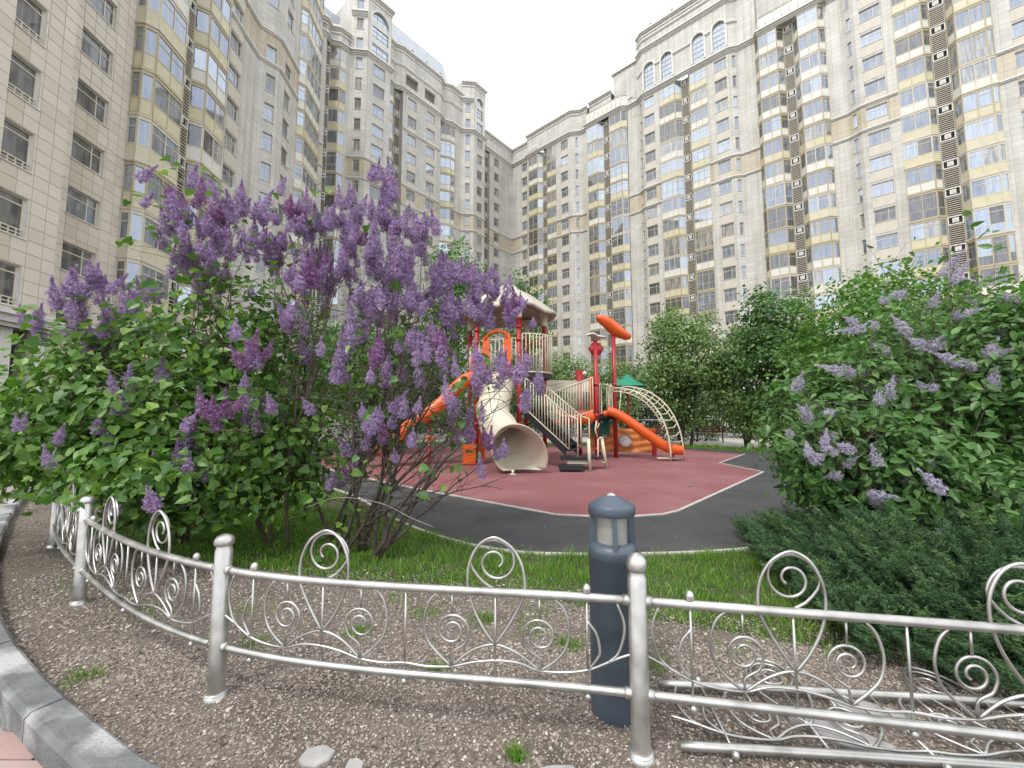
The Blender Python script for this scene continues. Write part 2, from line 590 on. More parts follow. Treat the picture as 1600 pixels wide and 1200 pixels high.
def bay_column(bld, fr, pts, ks, styles, split=False, light=0.95, blue=0.5, seed=0, fr_mat='frame_beige', zbase=None, fh=FH):
    """a stack of glazed balconies following the facade line pts [(u,v)...]"""
    rnd = random.Random(seed)
    segs = []
    for i in range(len(pts) - 1):
        a, b, t, nw, X = seg_frame(fr, pts[i], pts[i + 1])
        L = (b - a).length
        n = max(1, round(L / light))
        segs.append((a, t, nw, L, n))
    o2 = segs[0][0]
    cache = {}
    def unit(style):
        if style in cache: return cache[style]
        f = MB(); lights = []; spans = []
        sp = 1.02
        for a, t, nw, L, n in segs:
            def B(s0, s1, d0, d1, z0, z1, mi=0):
                q = []
                for z in (z0, z1):
                    for s, d in ((s0, d0), (s1, d0), (s1, d1), (s0, d1)):
                        p = a - o2 + t * s + nw * d
                        q.append((p.x, p.y, z))
                f.hexa(q, mi)
            def Q(s0, s1, d, z0, z1):
                return [((a - o2 + t * s0 + nw * d).x, (a - o2 + t * s0 + nw * d).y, z0), ((a - o2 + t * s1 + nw * d).x, (a - o2 + t * s1 + nw * d).y, z0),
                        ((a - o2 + t * s1 + nw * d).x, (a - o2 + t * s1 + nw * d).y, z1), ((a - o2 + t * s0 + nw * d).x, (a - o2 + t * s0 + nw * d).y, z1)]
            m = 0.075
            B(-.01, L + .01, -.05, .055, 0.0, 0.13); B(0, L, -.04, .045, fh - 0.32, fh)
            B(-.02, L + .02, -.05, .09, fh - 0.10, fh - 0.02)
            if style != 'glass':
                B(m, L - m, -.04, .03, sp, sp + .09)
            else:
                B(m, L - m, -.04, .02, sp, sp + .06)
            for i in range(n + 1):
                s = L * i / n
                wd = m if i in (0, n) else m * .5
                s0, s1 = max(0, s - wd), min(L, s + wd)
                B(s0, s1, -.035, .035, 0.13, fh - 0.32)
                if i < n:
                    sn = L * (i + 1) / n
                    wn = m if i + 1 == n else m * .5
                    top = fh - .32
                    if rnd.random() < .55:
                        B(s + wd, sn - wn, -.03, .02, top - .52, top - .46)
                    lights.append((Q(s + wd, sn - wn, 0.0, sp + .06, top)))
                    q = Q(s + wd, sn - wn, 0.012, 0.13, sp + .02)
                    spans.append(q)
        fm = f.mesh('balcony_frame', [M[fr_mat]])
        def mk(name, qs, mt):
            out = []
            if split:
                for q in qs:
                    g = MB(); g.face(q); out.append(g.mesh(name, [mt]))
            else:
                g = MB()
                for q in qs: g.face(q)
                out.append(g.mesh(name, [mt]))
            return out
        panes = mk('pane', lights, M['glass_a'])
        if style == 'glass': sm = mk('lower_pane', spans, M['glass_a'])
        else: sm = mk('spandrel_panel', spans, M['span_' + style])
        cache[style] = (fm, panes, sm)
        return cache[style]
    for k in ks:
        style = rnd.choices(list(styles), weights=list(styles.values()))[0]
        z = zk(k) if zbase is None else zbase + fh * k
        fm, panes, sm = unit(style)
        mt = Matrix.Translation((o2.x, o2.y, z))
        e = obj('balcony_glazing', fm, None, bld, mt)
        if rnd.random() < .3:
            e.material_slots[0].link = 'OBJECT'; e.material_slots[0].material = M['frame_light']
        g0 = glass_pick(blue)
        for pm in panes:
            obj('pane', pm, None, e, mt, g0 if rnd.random() < .75 else glass_pick(blue))
        for pm in sm:
            obj(pm.name.split('.')[0], pm, None, e, mt, g0 if style == 'glass' else None)

def louvre_column(bld, fr, p0, p1, ks, zbase=None, fh=FH, nl=9):
    """air-conditioner strip: louvred grille and a square framed basket on every floor"""
    a, b, t, nw, X = seg_frame(fr, p0, p1)
    L = (b - a).length
    def mesh_for():
        g = MB(); bx = MB(); bk = MB()
        def B(mb, s0, s1, d0, d1, z0, z1, mi=0):
            q = []
            for z in (z0, z1):
                for s, d in ((s0, d0), (s1, d0), (s1, d1), (s0, d1)):
                    p = t * s + nw * d
                    q.append((p.x, p.y, z))
            mb.hexa(q, mi)
        B(bk, 0, L, -.35, -.30, 0, fh)
        zt = 1.95
        for i in range(nl):
            z = 0.08 + (zt - .12) * i / (nl - 1)
            B(g, 0.05, L - .05, -.06, .05, z, z + .085)
        B(g, 0, .05, -.08, .06, 0, zt + .05); B(g, L - .05, L, -.08, .06, 0, zt + .05)
        z0, z1 = zt + .12, fh - .08
        B(bx, .0, L, -.1, .10, z0, z0 + .13); B(bx, 0, L, -.1, .10, z1 - .13, z1)
        B(bx, .0, .10, -.1, .08, z0 + .13, z1 - .13); B(bx, L - .10, L, -.1, .08, z0 + .13, z1 - .13)
        c = L / 2; q = min(.24, L * .24); zc = (z0 + z1) / 2
        B(bx, c - q, c + q, -.02, .13, zc - q, zc + q)
        B(bx, c - q * .5, c + q * .5, .131, .15, zc - q * .5, zc + q * .5, 1)
        return g.mesh('louvre_grille', [M['louvre']]), bx.mesh('vent_box', [M['trim'], M['frame_light']]), bk.mesh('strip_back', [M['dark']])
    gm, bm, km = mesh_for()
    for k in ks:
        z = zk(k) if zbase is None else zbase + fh * k
        mt = Matrix.Translation((a.x, a.y, z))
        obj('louvre_grille', gm, None, bld, mt)
        obj('vent_box', bm, None, bld, mt)
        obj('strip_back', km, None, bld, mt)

def offset_line(pts, d):
    out = []
    n = len(pts)
    def nr(i):
        du, dv = pts[i + 1][0] - pts[i][0], pts[i + 1][1] - pts[i][1]
        l = math.hypot(du, dv)
        return (-dv / l, du / l)
    for i in range(n):
        if i == 0: m = nr(0); s = 1
        elif i == n - 1: m = nr(n - 2); s = 1
        else:
            a, b = nr(i - 1), nr(i)
            m = (a[0] + b[0], a[1] + b[1]); l = math.hypot(*m)
            if l < .2: m = a; s = 1
            else:
                m = (m[0] / l, m[1] / l)
                s = 1 / max(.5, m[0] * a[0] + m[1] * a[1])
        out.append((pts[i][0] + m[0] * d * s, pts[i][1] + m[1] * d * s))
    return out

def moulding(mb, fr, pts, z, prof, mat=0):
    """prof: list of (z0, z1, projection); mb is (building, part name): every run is a part of its own"""
    bld_, nm_ = mb
    mb = MB()
    for z0, z1, d in prof:
        o = offset_line(pts, d)
        i_ = offset_line(pts, -0.05)
        for k in range(len(pts) - 1):
            a0, a1 = fr.w(*i_[k], z + z0), fr.w(*i_[k + 1], z + z0)
            b0, b1 = fr.w(*o[k], z + z0), fr.w(*o[k + 1], z + z0)
            up = lambda p: (p[0], p[1], z + z1)
            mb.face([b0, b1, up(b1), up(b0)], mat)
            mb.face([a0, a1, b1, b0], mat)
            mb.face([up(a0), up(a1), up(b1), up(b0)], mat)
        for k in (0, len(pts) - 1):
            a0, b0 = fr.w(*i_[k], z + z0), fr.w(*o[k], z + z0)
            mb.face([a0, b0, (b0[0], b0[1], z + z1), (a0[0], a0[1], z + z1)], mat)
    obj(nm_, mb, M['trim'], bld_)

CORN = [(0, .18, .10), (.18, .42, .24), (.42, .62, .45)]
BELT = [(0, .14, .10), (.14, .30, .2)]
TOP = [(-.9, -.75, .12), (-.35, -.15, .15), (-.15, .2, .38)]

def blank(mb, fr, pts, z0, z1, mat=0):
    for i in range(len(pts) - 1):
        wall_seg(mb, fr, pts[i], pts[i + 1], z0, z1, (), mat)

def roof_back(mb, fr, pts, z, back=-13.0, zb=0.0, mat=0):
    a, b = pts[0], pts[-1]
    mb.face([fr.w(p[0], p[1] - .1, z) for p in pts] + [fr.w(b[0], back, z), fr.w(a[0], back, z)], mat)

def arch_wall(mb, fr, u0, u1, v, z0, z1, arches, mat=0, depth=0.35):
    """flat wall with round-headed openings; arches: (centre, half width, zsill, zspring)"""
    def q(a, b, c, d):
        mb.face([fr.w(a, v, c), fr.w(b, v, c), fr.w(b, v, d), fr.w(a, v, d)], mat, [(a, c), (b, c), (b, d), (a, d)])
    u = u0
    for c, r, zs, zp in arches:
        q(u, c - r, z0, z1)
        q(c - r, c + r, z0, zs)
        N = 12
        arc = [(c - r * math.cos(PI * i / N), zp + r * math.sin(PI * i / N)) for i in range(N + 1)]
        for i in range(N):
            (a, za), (b, zb) = arc[i], arc[i + 1]
            mb.face([fr.w(a, v, za), fr.w(b, v, zb), fr.w(b, v, z1), fr.w(a, v, z1)], mat, [(a, za), (b, zb), (b, z1), (a, z1)])
            mb.face([fr.w(a, v, za), fr.w(b, v, zb), fr.w(b, v - depth, zb), fr.w(a, v - depth, za)], 1)
        for s in (-r, r):
            mb.face([fr.w(c + s, v, zs), fr.w(c + s, v, zp), fr.w(c + s, v - depth, zp), fr.w(c + s, v - depth, zs)], 1)
        mb.face([fr.w(c - r, v, zs), fr.w(c + r, v, zs), fr.w(c + r, v - depth, zs), fr.w(c - r, v - depth, zs)], 1)
        u = c + r
    q(u, u1, z0, z1)

def arch_window(bld, fr, c, r, zs, zp, v):
    f = MB(); g = MB()
    N = 12
    arc = [(c - r, zs)] + [(c - r * math.cos(PI * i / N), zp + r * math.sin(PI * i / N)) for i in range(N + 1)] + [(c + r, zs)]
    g.face([fr.w(a, v - .25, z) for a, z in arc])
    f.tube([fr.w(a, v - .2, z) for a, z in arc + arc[:1]], .045, 4, smooth=False)
    for s in (-r / 3, r / 3):
        f.tube([fr.w(c + s, v - .21, zs), fr.w(c + s, v - .21, zp + math.sqrt(r * r - s * s))], .03, 4, smooth=False)
    z = zs + .8
    while z < zp + r * .6:
        hw = r if z < zp else math.sqrt(max(.01, r * r - (z - zp) ** 2))
        f.tube([fr.w(c - hw, v - .21, z), fr.w(c + hw, v - .21, z)], .03, 4, smooth=False); z += .8
    t = MB()   # surround moulding
    oa = [(c - (r + .25), zs)] + [(c - (r + .25) * math.cos(PI * i / N), zp + (r + .25) * math.sin(PI * i / N)) for i in range(N + 1)] + [(c + r + .25, zs)]
    for i in range(len(arc) - 1):
        A, B, Cc, D = arc[i], arc[i + 1], oa[i + 1], oa[i]
        t.hexa([fr.w(A[0], v, A[1]), fr.w(B[0], v, B[1]), fr.w(Cc[0], v, Cc[1]), fr.w(D[0], v, D[1]),
                fr.w(A[0], v + .1, A[1]), fr.w(B[0], v + .1, B[1]), fr.w(Cc[0], v + .1, Cc[1]), fr.w(D[0], v + .1, D[1])])
    o = obj('arched_window', f, M['frame_light'], bld)
    obj('pane', g, M['glass_b'], o)
    obj('surround', t, M['trim'], o)

def facade(bld, fr, items, z0, z1, u_seed=0):
    """items: list of dicts describing consecutive facade pieces, left to right in u. Joined into one wall mesh."""
    mb = MB()
    for it in items:
        p0, p1 = it['p']
        holes = []
        for wd in it.get('win', ()):
            holes += window_column(bld, fr, p0, p1, wd['s'], wd['w'], wd['sills'], wd['h'], wd.get('kind', 'wide'), wd.get('blue', .4), wd.get('frame'))
            if wd.get('sp', True):
                a, b, t, nw, X = seg_frame(fr, p0, p1)
                hw = wd['w'] / 2 + .02
                q = MB(); q.box(-hw, hw, -.035, .02, -1.35, -.12)
                am = q.mesh('window_apron', [M['apron']])
                c = a + t * wd['s']
                for z in wd['sills']:
                    if z - 1.35 < z0: continue
                    obj('window_apron', am, None, bld, Matrix.Translation((c.x, c.y, z)) @ Matrix.Rotation(math.atan2(X.y, X.x), 4, 'Z'))
        za, zb_ = it.get('z0', z0), it.get('z1', z1)
        for lo, hi, mi in ((za, min(35.6, zb_), 0), (35.6, min(38.75, zb_), 2), (38.75, zb_, 0)):
            if hi > lo:
                wall_seg(mb, fr, p0, p1, lo, hi, [h for h in holes if h[2] >= lo - .01 and h[2] < hi], mi, it.get('depth', .22))
    obj('wall', mb, [M['clad'], M['white'], M['clad_beige']], bld)
    return mb

# ------------------------------------------------------------------ right wing
sn, cs = math.sin(math.radians(49)), math.cos(math.radians(49))
FR = Frame((0, 82), (sn, -cs), (-cs, -sn))
STY = {'white': 3.6, 'yellow': 1.9, 'glass': 2.2, 'cream': 1.2}
ALLK = list(range(0, 17))
def sills(off=.95, ks=ALLK): return [zk(k) + off for k in ks]

# --- lower corner block u 0..28
bR1 = thing('apartment_building', 'pale stone apartment block with the lower roof, just right of the far corner', 'building', FR.w(12, 0, 0))
V = 0.35
obj_items = [
 dict(p=((0, 0), (4.5, 0)), win=[dict(s=3.4, w=1.4, sills=sills(), h=1.7)]),
 dict(p=((4.5, 0), (4.5, V))),
 dict(p=((4.5, V), (4.8, V))),
 dict(p=((11.6, V), (14.9, V)), win=[dict(s=1.85, w=1.6, sills=sills(), h=1.75)]),
 dict(p=((14.9, V), (16.5, -.7)), win=[dict(s=1.15, w=.5, sills=sills(.8), h=1.7, kind='slim', sp=False)]),
 dict(p=((16.5, -.7), (18.0, -.7))),
 dict(p=((18.0, -.7), (18.0, 0))),
 dict(p=((18.0, 0), (18.3, 0))),
 dict(p=((25.8, -.7), (28.0, -.7))),
]
facade(bR1, FR, obj_items, 0, 54.4)
louvre_column(bR1, FR, (8.0, -.35), (9.1, -.35), ALLK)
louvre_column(bR1, FR, (21.3, -.7), (22.4, -.7), ALLK)
bay_column(bR1, FR, [(4.8, V), (7.1, V), (7.95, -.3)], ALLK, STY, seed=1, blue=.25)
bay_column(bR1, FR, [(9.15, -.3), (9.4, V), (11.6, V)], ALLK, STY, seed=2, blue=.25)
bay_column(bR1, FR, [(18.3, 0), (20.3, 0), (21.25, -.65)], ALLK, STY, seed=3, blue=.45)
bay_column(bR1, FR, [(22.45, -.65), (22.7, 0), (24.9, 0), (25.75, -.6)], ALLK, STY, seed=4, blue=.35)
up = MB()
L1 = [(0, 0), (4.5, 0)]
L2 = [(4.4, 0), (4.5, V), (14.9, V), (16.5, -.7), (18.0, -.7)]
L3 = [(18.0, -.1), (18.05, .05), (24.9, .05), (25.9, -.7), (28.0, -.7)]
blank(up, FR, L1, 54.4, 58.2); blank(up, FR, L2, 54.4, 59.2)
blank(up, FR, [(18.0, -.7), (18.0, .05), (18.05, .05)], 54.4, 58.2)
blank(up, FR, [(18.05, -1.2), (22.6, -1.2)], 54.4, 60.0); blank(up, FR, [(22.4, -2.6), (28.3, -2.6)], 54.4, 64.2)
up.face([FR.w(22.4, -2.6, 54.4), FR.w(22.4, -13, 54.4), FR.w(22.4, -13, 64.2), FR.w(22.4, -2.6, 64.2)], 3)
up.face([FR.w(18.05, -1.2, 54.4), FR.w(18.05, -13, 54.4), FR.w(18.05, -13, 60), FR.w(18.05, -1.2, 60)], 0)
obj('attic_wall', up, [M['clad'], M['white'], M['clad_beige'], M['roof_grey']], bR1)
cm = (bR1, 'cornice')
for LL in (L1, L2, L3): moulding(cm, FR, LL, 54.4, CORN)
moulding(cm, FR, L1, 58.2, TOP); moulding(cm, FR, L2, 59.2, TOP)
moulding(cm, FR, [(18.05, -1.2), (22.6, -1.2)], 60.0, TOP); moulding(cm, FR, [(22.4, -13), (22.4, -2.6), (28.3, -2.6)], 64.2, [(-.2, .15, .3)])
bm_ = (bR1, 'belt_course')
for z in (35.6, 38.75):
    moulding(bm_, FR, L1, z - .3, BELT); moulding(bm_, FR, [(11.6, V), (14.9, V), (16.5, -.7), (18.0, -.7)], z - .3, BELT); moulding(bm_, FR, [(25.8, -.7), (28.0, -.7)], z - .3, BELT)
rf = MB(); roof_back(rf, FR, L1, 58.1); roof_back(rf, FR, L2, 59.1); roof_back(rf, FR, [(18.05, -1.2), (22.6, -1.2)], 59.9); roof_back(rf, FR, [(22.4, -2.6), (28.3, -2.6)], 64.1)
roof_back(rf, FR, L3, 54.9, -3)
obj('roof', rf, M['roof_flat'], bR1)
# attic balcony railing with cloudy glass
rl = MB()
pl = [(18.1, .1), (24.9, .1), (25.9, -.65)]
for i in range(len(pl) - 1):
    rl.tube([FR.w(*pl[i], 57.0), FR.w(*pl[i + 1], 57.0)], .06, 6); rl.tube([FR.w(*pl[i], 55.3), FR.w(*pl[i + 1], 55.3)], .05, 6)
for j in range(9):
    u = 18.1 + j * .85
    rl.tube([FR.w(u, .1, 55), FR.w(u, .1, 57.1)], .05, 6)
ob = obj('attic_railing', rl, M['frame_light'], bR1)
gp = MB(); gp.face([FR.w(18.1, .08, 55.1), FR.w(24.9, .08, 55.1), FR.w(24.9, .08, 57), FR.w(18.1, .08, 57)]); gp.face([FR.w(24.9, .08, 55.1), FR.w(25.9, -.67, 55.1), FR.w(25.9, -.67, 57), FR.w(24.9, .08, 57)])
obj('pane', gp, M['span_white'], ob)
window_column(bR1, FR, (22.4, -2.55), (28.3, -2.55), 2.6, 1.9, [57.9], 2.4)
window_column(bR1, FR, (4.5, V + .03), (9, V + .03), 1.5, 2.4, [55.6], 1.6, 'dark')

# --- tall block u 28..72
bR2 = thing('apartment_building', 'tall pale stone apartment block on the right with four arched attic windows', 'building', FR.w(48, 0, 0))
items = [
 dict(p=((27.8, -.7), (28.9, 0)), win=[dict(s=.55, w=.4, sills=sills(.8), h=1.7, kind='slim', sp=False)]),
 dict(p=((28.9, 0), (31.5, 0)), win=[dict(s=.95, w=1.7, sills=sills(), h=1.75, blue=.35)]),
 dict(p=((38.75, 0), (41.7, 0)), win=[dict(s=1.85, w=1.65, sills=sills(), h=1.75, blue=.6)]),
 dict(p=((41.7, 0), (42.9, -.6)), win=[dict(s=.72, w=.5, sills=sills(.8), h=1.7, kind='slim', sp=False)]),
 dict(p=((42.9, -.6), (45.0, -.6))),
 dict(p=((52.7, -.6), (54.3, -.6))),
 dict(p=((54.3, -.6), (55.5, 0)), win=[dict(s=.7, w=.42, sills=sills(.8), h=1.7, kind='slim', sp=False)]),
 dict(p=((55.5, 0), (58.8, 0)), win=[dict(s=1.4, w=1.85, sills=sills(.9), h=1.55, blue=.8)]),
 dict(p=((66.1, 0), (74, 0)), win=[dict(s=2.1, w=1.8, sills=sills(.9), h=1.6, blue=.2), dict(s=5.9, w=1.8, sills=sills(.9), h=1.6, blue=.2)]),
]
facade(bR2, FR, items, 0, 54.4)
louvre_column(bR2, FR, (34.9, -.7), (35.9, -.7), ALLK)
louvre_column(bR2, FR, (48.35, -.7), (49.35, -.7), ALLK)
louvre_column(bR2, FR, (61.75, -.6), (62.95, -.6), ALLK)
bay_column(bR2, FR, [(31.5, 0), (34.0, 0), (34.85, -.65)], ALLK, STY, seed=15, blue=.5)
bay_column(bR2, FR, [(35.95, -.65), (36.25, 0), (38.75, 0)], ALLK, STY, seed=16, blue=.55)
VK = list(range(3, 17)); LK = [0, 1, 2]
for ksel, spl in ((VK, True), (LK, False)):
    bay_column(bR2, FR, [(45.0, -.55), (45.5, 0.1), (47.6, 0.1), (48.3, -.65)], ksel, STY, seed=7, blue=.5, split=spl)
    bay_column(bR2, FR, [(49.4, -.65), (50.0, .1), (52.0, .1), (52.7, -.55)], ksel, STY, seed=8, blue=.55, split=spl)
    bay_column(bR2, FR, [(58.8, 0), (61.1, 0), (61.7, -.55)], ksel, STY, seed=9, blue=.6, split=spl)
    bay_column(bR2, FR, [(63.0, -.55), (63.5, .15), (65.6, .15), (66.1, 0)], ksel, {'white': 3, 'yellow': 1, 'glass': 3, 'cream': 2}, seed=10, blue=.6, split=spl)
at = MB()
LT = [(27.7, -.8), (28.9, .02), (41.7, .02), (42.9, -.6), (45.2, -.6)]
arw = [(30.0, .85, 55.6, 59.2), (32.9, .85, 55.6, 59.2), (37.7, .85, 55.6, 59.2), (40.6, .85, 55.6, 59.2)]
arch_wall(at, FR, 28.9, 41.7, .02, 54.4, 66.0, arw)
blank(at, FR, LT[:2], 54.4, 66.0); blank(at, FR, LT[2:], 54.4, 66.0)
at.face([FR.w(27.7, -.8, 54.4), FR.w(27.7, -13, 54.4), FR.w(27.7, -13, 66), FR.w(27.7, -.8, 66)], 0)
LB = [(45.2, -.6), (45.5, .1), (52.0, .1), (52.7, -.6), (54.3, -.6), (55.5, 0), (74, 0)]
blank(at, FR, [(45.0, -2.2), (53.2, -2.2)], 54.4, 64); blank(at, FR, [(52.7, -2.2), (52.7, -.6), (54.3, -.6), (55.5, 0), (74, 0)], 54.4, 66)
obj('attic_wall', at, [M['clad'], M['white']], bR2)
for a_ in arw: arch_window(bR2, FR, *a_, .02)
cm = (bR2, 'cornice')
moulding(cm, FR, LT + LB[1:], 54.4, CORN)
moulding(cm, FR, LT, 62.3, CORN); moulding(cm, FR, LT, 64.3, BELT); moulding(cm, FR, LT, 66.0, TOP)
moulding(cm, FR, LB[3:], 66, TOP); moulding(cm, FR, [(45.0, -2.2), (53.2, -2.2)], 64, TOP)
for a_, b_ in ((28.9, 29.0), (31.0, 31.9), (33.9, 36.7), (38.7, 39.6), (41.6, 41.7)): moulding(cm, FR, [(a_, .02), (b_, .02)], 58.9, BELT)
moulding(cm, FR, [(27.7, -.8), (28.9, .02)], 58.9, BELT); moulding(cm, FR, [(41.7, .02), (42.9, -.6)], 58.9, BELT)
bm_ = (bR2, 'belt_course')
for z in (35.6, 38.75):
    moulding(bm_, FR, [(27.8, -.7), (28.9, 0), (31.5, 0)], z - .3, BELT)
    moulding(bm_, FR, [(38.75, 0), (41.7, 0), (42.9, -.6), (45.0, -.6)], z - .3, BELT)
    moulding(bm_, FR, [(52.7, -.6), (54.3, -.6), (55.5, 0), (58.8, 0)], z - .3, BELT)
    moulding(bm_, FR, [(66.1, 0), (74, 0)], z - .3, BELT)
rf = MB(); roof_back(rf, FR, LT, 65.9); roof_back(rf, FR, [(45.2, -2.2), (53.2, -2.2)], 63.9); roof_back(rf, FR, LB[3:], 65.9)
obj('roof', rf, M['roof_flat'], bR2)
for u in (30.5, 34, 38):      # small roof vents on the parapet
    q = MB(); q.box(-.35, .35, -.35, .35, 0, .9); q.box(-.45, .45, -.45, .45, .9, 1.05)
    obj('parapet_vent', q, M['trim'], bR2, Matrix.Translation(FR.w(u, -.6, 66.0)))
rl = MB()
pl = [(45.3, -.4), (45.6, .15), (52.0, .15), (52.6, -.4)]
for i in range(3):
    for z in (55.2, 56.9): rl.tube([FR.w(*pl[i], z), FR.w(*pl[i + 1], z)], .06, 6)
for j in range(8): rl.tube([FR.w(45.6 + j * .914, .15, 55), FR.w(45.6 + j * .914, .15, 57)], .05, 6)
ob = obj('attic_railing', rl, M['frame_light'], bR2)
gp = MB()
for i in range(3): gp.face([FR.w(pl[i][0], pl[i][1] - .02, 55.1), FR.w(pl[i + 1][0], pl[i + 1][1] - .02, 55.1), FR.w(pl[i + 1][0], pl[i + 1][1] - .02, 56.9), FR.w(pl[i][0], pl[i][1] - .02, 56.9)])
obj('pane', gp, M['span_white'], ob)
window_column(bR2, FR, (45.0, -2.15), (53.2, -2.15), 1.8, 2.4, [57.3], 2.3); window_column(bR2, FR, (45.0, -2.15), (53.2, -2.15), 5.6, 2.4, [57.3], 2.3)

# ------------------------------------------------------------------ far left wing
sn, cs = math.sin(math.radians(41)), math.cos(math.radians(41))
FL = Frame((0, 82), (-sn, -cs), (cs, -sn))
bL = thing('apartment_building', 'pale stone apartment block beyond the lilac with grey roof and two arched towers', 'building', FL.w(22, 0, 0))
LOW = ALLK
sh = .95
items = [
 dict(p=((0.02, 0), (6.8, 0)), win=[dict(s=4.7, w=1.5, sills=sills(), h=1.7, blue=.2)]),
 dict(p=((6.8, 0), (6.8, -.6))),
 dict(p=((7.85, -.6), (9.8, -.6))),
 dict(p=((9.8, -.6), (9.8, 1.6)), z1=64.5),
 dict(p=((9.8, 1.6), (12.7, 1.6)), z1=54.4, win=[dict(s=1.35, w=1.35, sills=sills(.9), h=1.7, kind='slim', blue=.1, sp=False)]),
 dict(p=((12.7, 1.6), (14.4, 0)), z1=64.5, win=[dict(s=1.15, w=.85, sills=sills(.9, list(range(0, 19))), h=1.75, kind='slim', blue=0, sp=False)]),
 dict(p=((14.4, 0), (15.9, 0))),
 dict(p=((19.0, -1), (19.3, 0))),
 dict(p=((19.3, 0), (27.0, 0)), win=[dict(s=2.1, w=1.7, sills=sills(), h=1.7, blue=.6), dict(s=5.9, w=1.7, sills=sills(), h=1.7, blue=.45)]),
 dict(p=((27.0, 0), (27.0, -1))),
 dict(p=((30.35, -.2), (30.35, 1.6)), z1=64.5),
 dict(p=((30.35, 1.6), (34.25, 1.6)), z1=54.4, win=[dict(s=1.9, w=1.9, sills=sills(.9), h=1.75, kind='slim', blue=.05, sp=False)]),
 dict(p=((34.25, 1.6), (36.0, 0)), z1=64.5, win=[dict(s=1.15, w=.95, sills=sills(.9, list(range(0, 20))), h=1.75, kind='slim', blue=0, sp=False)]),
 dict(p=((36.0, 0), (36.5, 0)), z1=56.8),
 dict(p=((39.1, -1), (39.4, 0)), z1=56.8),
 dict(p=((39.4, 0), (46, 0)), z1=56.8),
]
facade(bL, FL, items, 0, 54.4)
louvre_column(bL, FL, (6.85, -.6), (7.85, -.6), ALLK, nl=7)
louvre_column(bL, FL, (18.5, -1), (19.0, -1), ALLK, nl=7)
louvre_column(bL, FL, (27.0, -1), (28.0, -1), ALLK, nl=7)
louvre_column(bL, FL, (38.5, -1), (39.1, -1), ALLK, nl=7)
bay_column(bL, FL, [(15.9, 0), (16.9, 0), (18.5, -1)], ALLK, STY, seed=11, blue=.8)
bay_column(bL, FL, [(28.0, -1), (28.8, 0), (30.35, 0)], ALLK, STY, seed=12, blue=.3)
bay_column(bL, FL, [(36.5, 0), (37.5, 0), (38.5, -1)], ALLK, STY, seed=13, blue=.3)
at = MB()
K1 = [(0.02, 0), (8.2, 0)]
K2 = [(14.0, 0), (15.9, 0), (16.9, 0), (18.2, -.7), (19.3, -.05), (27.2, -.05), (28.4, -.6), (30.4, -.05)]
K3 = [(36.0, 0), (37.5, 0), (38.6, -.8), (39.5, 0), (46, 0)]
blank(at, FL, K1, 54.4, 58.2)
for i in range(len(K2) - 1):
    hl = []
    if i == 4:
        hl = [(1.2, 3.4, 56.0, 57.9), (4.8, 7.2, 56.0, 57.9)]
    wall_seg(at, FL, K2[i], K2[i + 1], 54.4, 62.0, hl, 0, .5)
blank(at, FL, K3, 54.4, 57.0)
for u0, u1, c in ((9.8, 12.7, 11.2), (30.35, 34.25, 32.2)):
    r = (u1 - u0) / 2 - .55
    arch_wall(at, FL, u0, u1, 1.6, 54.4, 64.5, [(c, r, 55.3, 61.2)], depth=.4)
# mansard
def mans(u0, u1, z0, z1, v0, v1, mb):
    a = [FL.w(u0, v0, z0), FL.w(u1, v0, z0), FL.w(u1 - 1, v1, z1), FL.w(u0 + 1, v1, z1)]
    mb.face(a, 0)
    mb.face([FL.w(u0, v0, z0), FL.w(u0 + 1, v1, z1), FL.w(u0 + 1, -13, z1), FL.w(u0, -13, z0)], 0)
    mb.face([FL.w(u1, v0, z0), FL.w(u1 - 1, v1, z1), FL.w(u1 - 1, -13, z1), FL.w(u1, -13, z0)], 0)
    mb.face([FL.w(u0 + 1, v1, z1), FL.w(u1 - 1, v1, z1), FL.w(u1 - 1, -13, z1), FL.w(u0 + 1, -13, z1)], 0)
ms_ = MB(); mans(15.5, 32, 62.0, 68.5, -1.6, -3.2, ms_)
blank(ms_, FL, [(36, -4), (43.5, -4)], 54.4, 63)
ms_.face([FL.w(38.3, -4, 57), FL.w(41.5, -13, 57), FL.w(41.5, -13, 66), FL.w(38.3, -4, 66)], 0)
obj('mansard_roof', ms_, [M['roof_grey'], M['white']], bL)
obj('attic_wall', at, [M['clad'], M['white']], bL)
cm = (bL, 'cornice')
T2 = [(9.8, -.5), (9.8, 1.6), (12.7, 1.6), (14.4, 0)]
T1 = [(30.35, -.5), (30.35, 1.6), (34.25, 1.6), (36.0, 0)]
for LL in (K1, K2, K3, T1, T2): moulding(cm, FL, LL, 54.4, CORN)
moulding(cm, FL, K1, 58.2, TOP); moulding(cm, FL, K2, 58.6, BELT); moulding(cm, FL, K2, 62.0, TOP); moulding(cm, FL, K3, 57.2, TOP)
for LL in (T1, T2): moulding(cm, FL, LL, 64.5, TOP)
for LL in (T1[2:], T2[2:]): moulding(cm, FL, LL, 60.6, CORN)
bm_ = (bL, 'belt_course')
for z in (35.6, 38.75):
    for LL in ([(0.02, 0), (6.8, 0)], T2, [(14.4, 0), (15.9, 0)], [(19.3, 0), (27.0, 0)], T1, [(39.4, 0), (46, 0)]): moulding(bm_, FL, LL, z - .3, BELT)
moulding(bm_, FL, [(19.3, 0), (27.0, 0)], 48.0, BELT)
rf = MB(); roof_back(rf, FL, K1, 58.1); roof_back(rf, FL, K2, 61.9); roof_back(rf, FL, K3, 57.0); roof_back(rf, FL, T1, 64.4); roof_back(rf, FL, T2, 64.4)
obj('roof', rf, M['roof_flat'], bL)
for c, r in ((11.2, .9), (32.2, 1.4)): arch_window(bL, FL, c, r, 55.3, 61.2, 1.6)
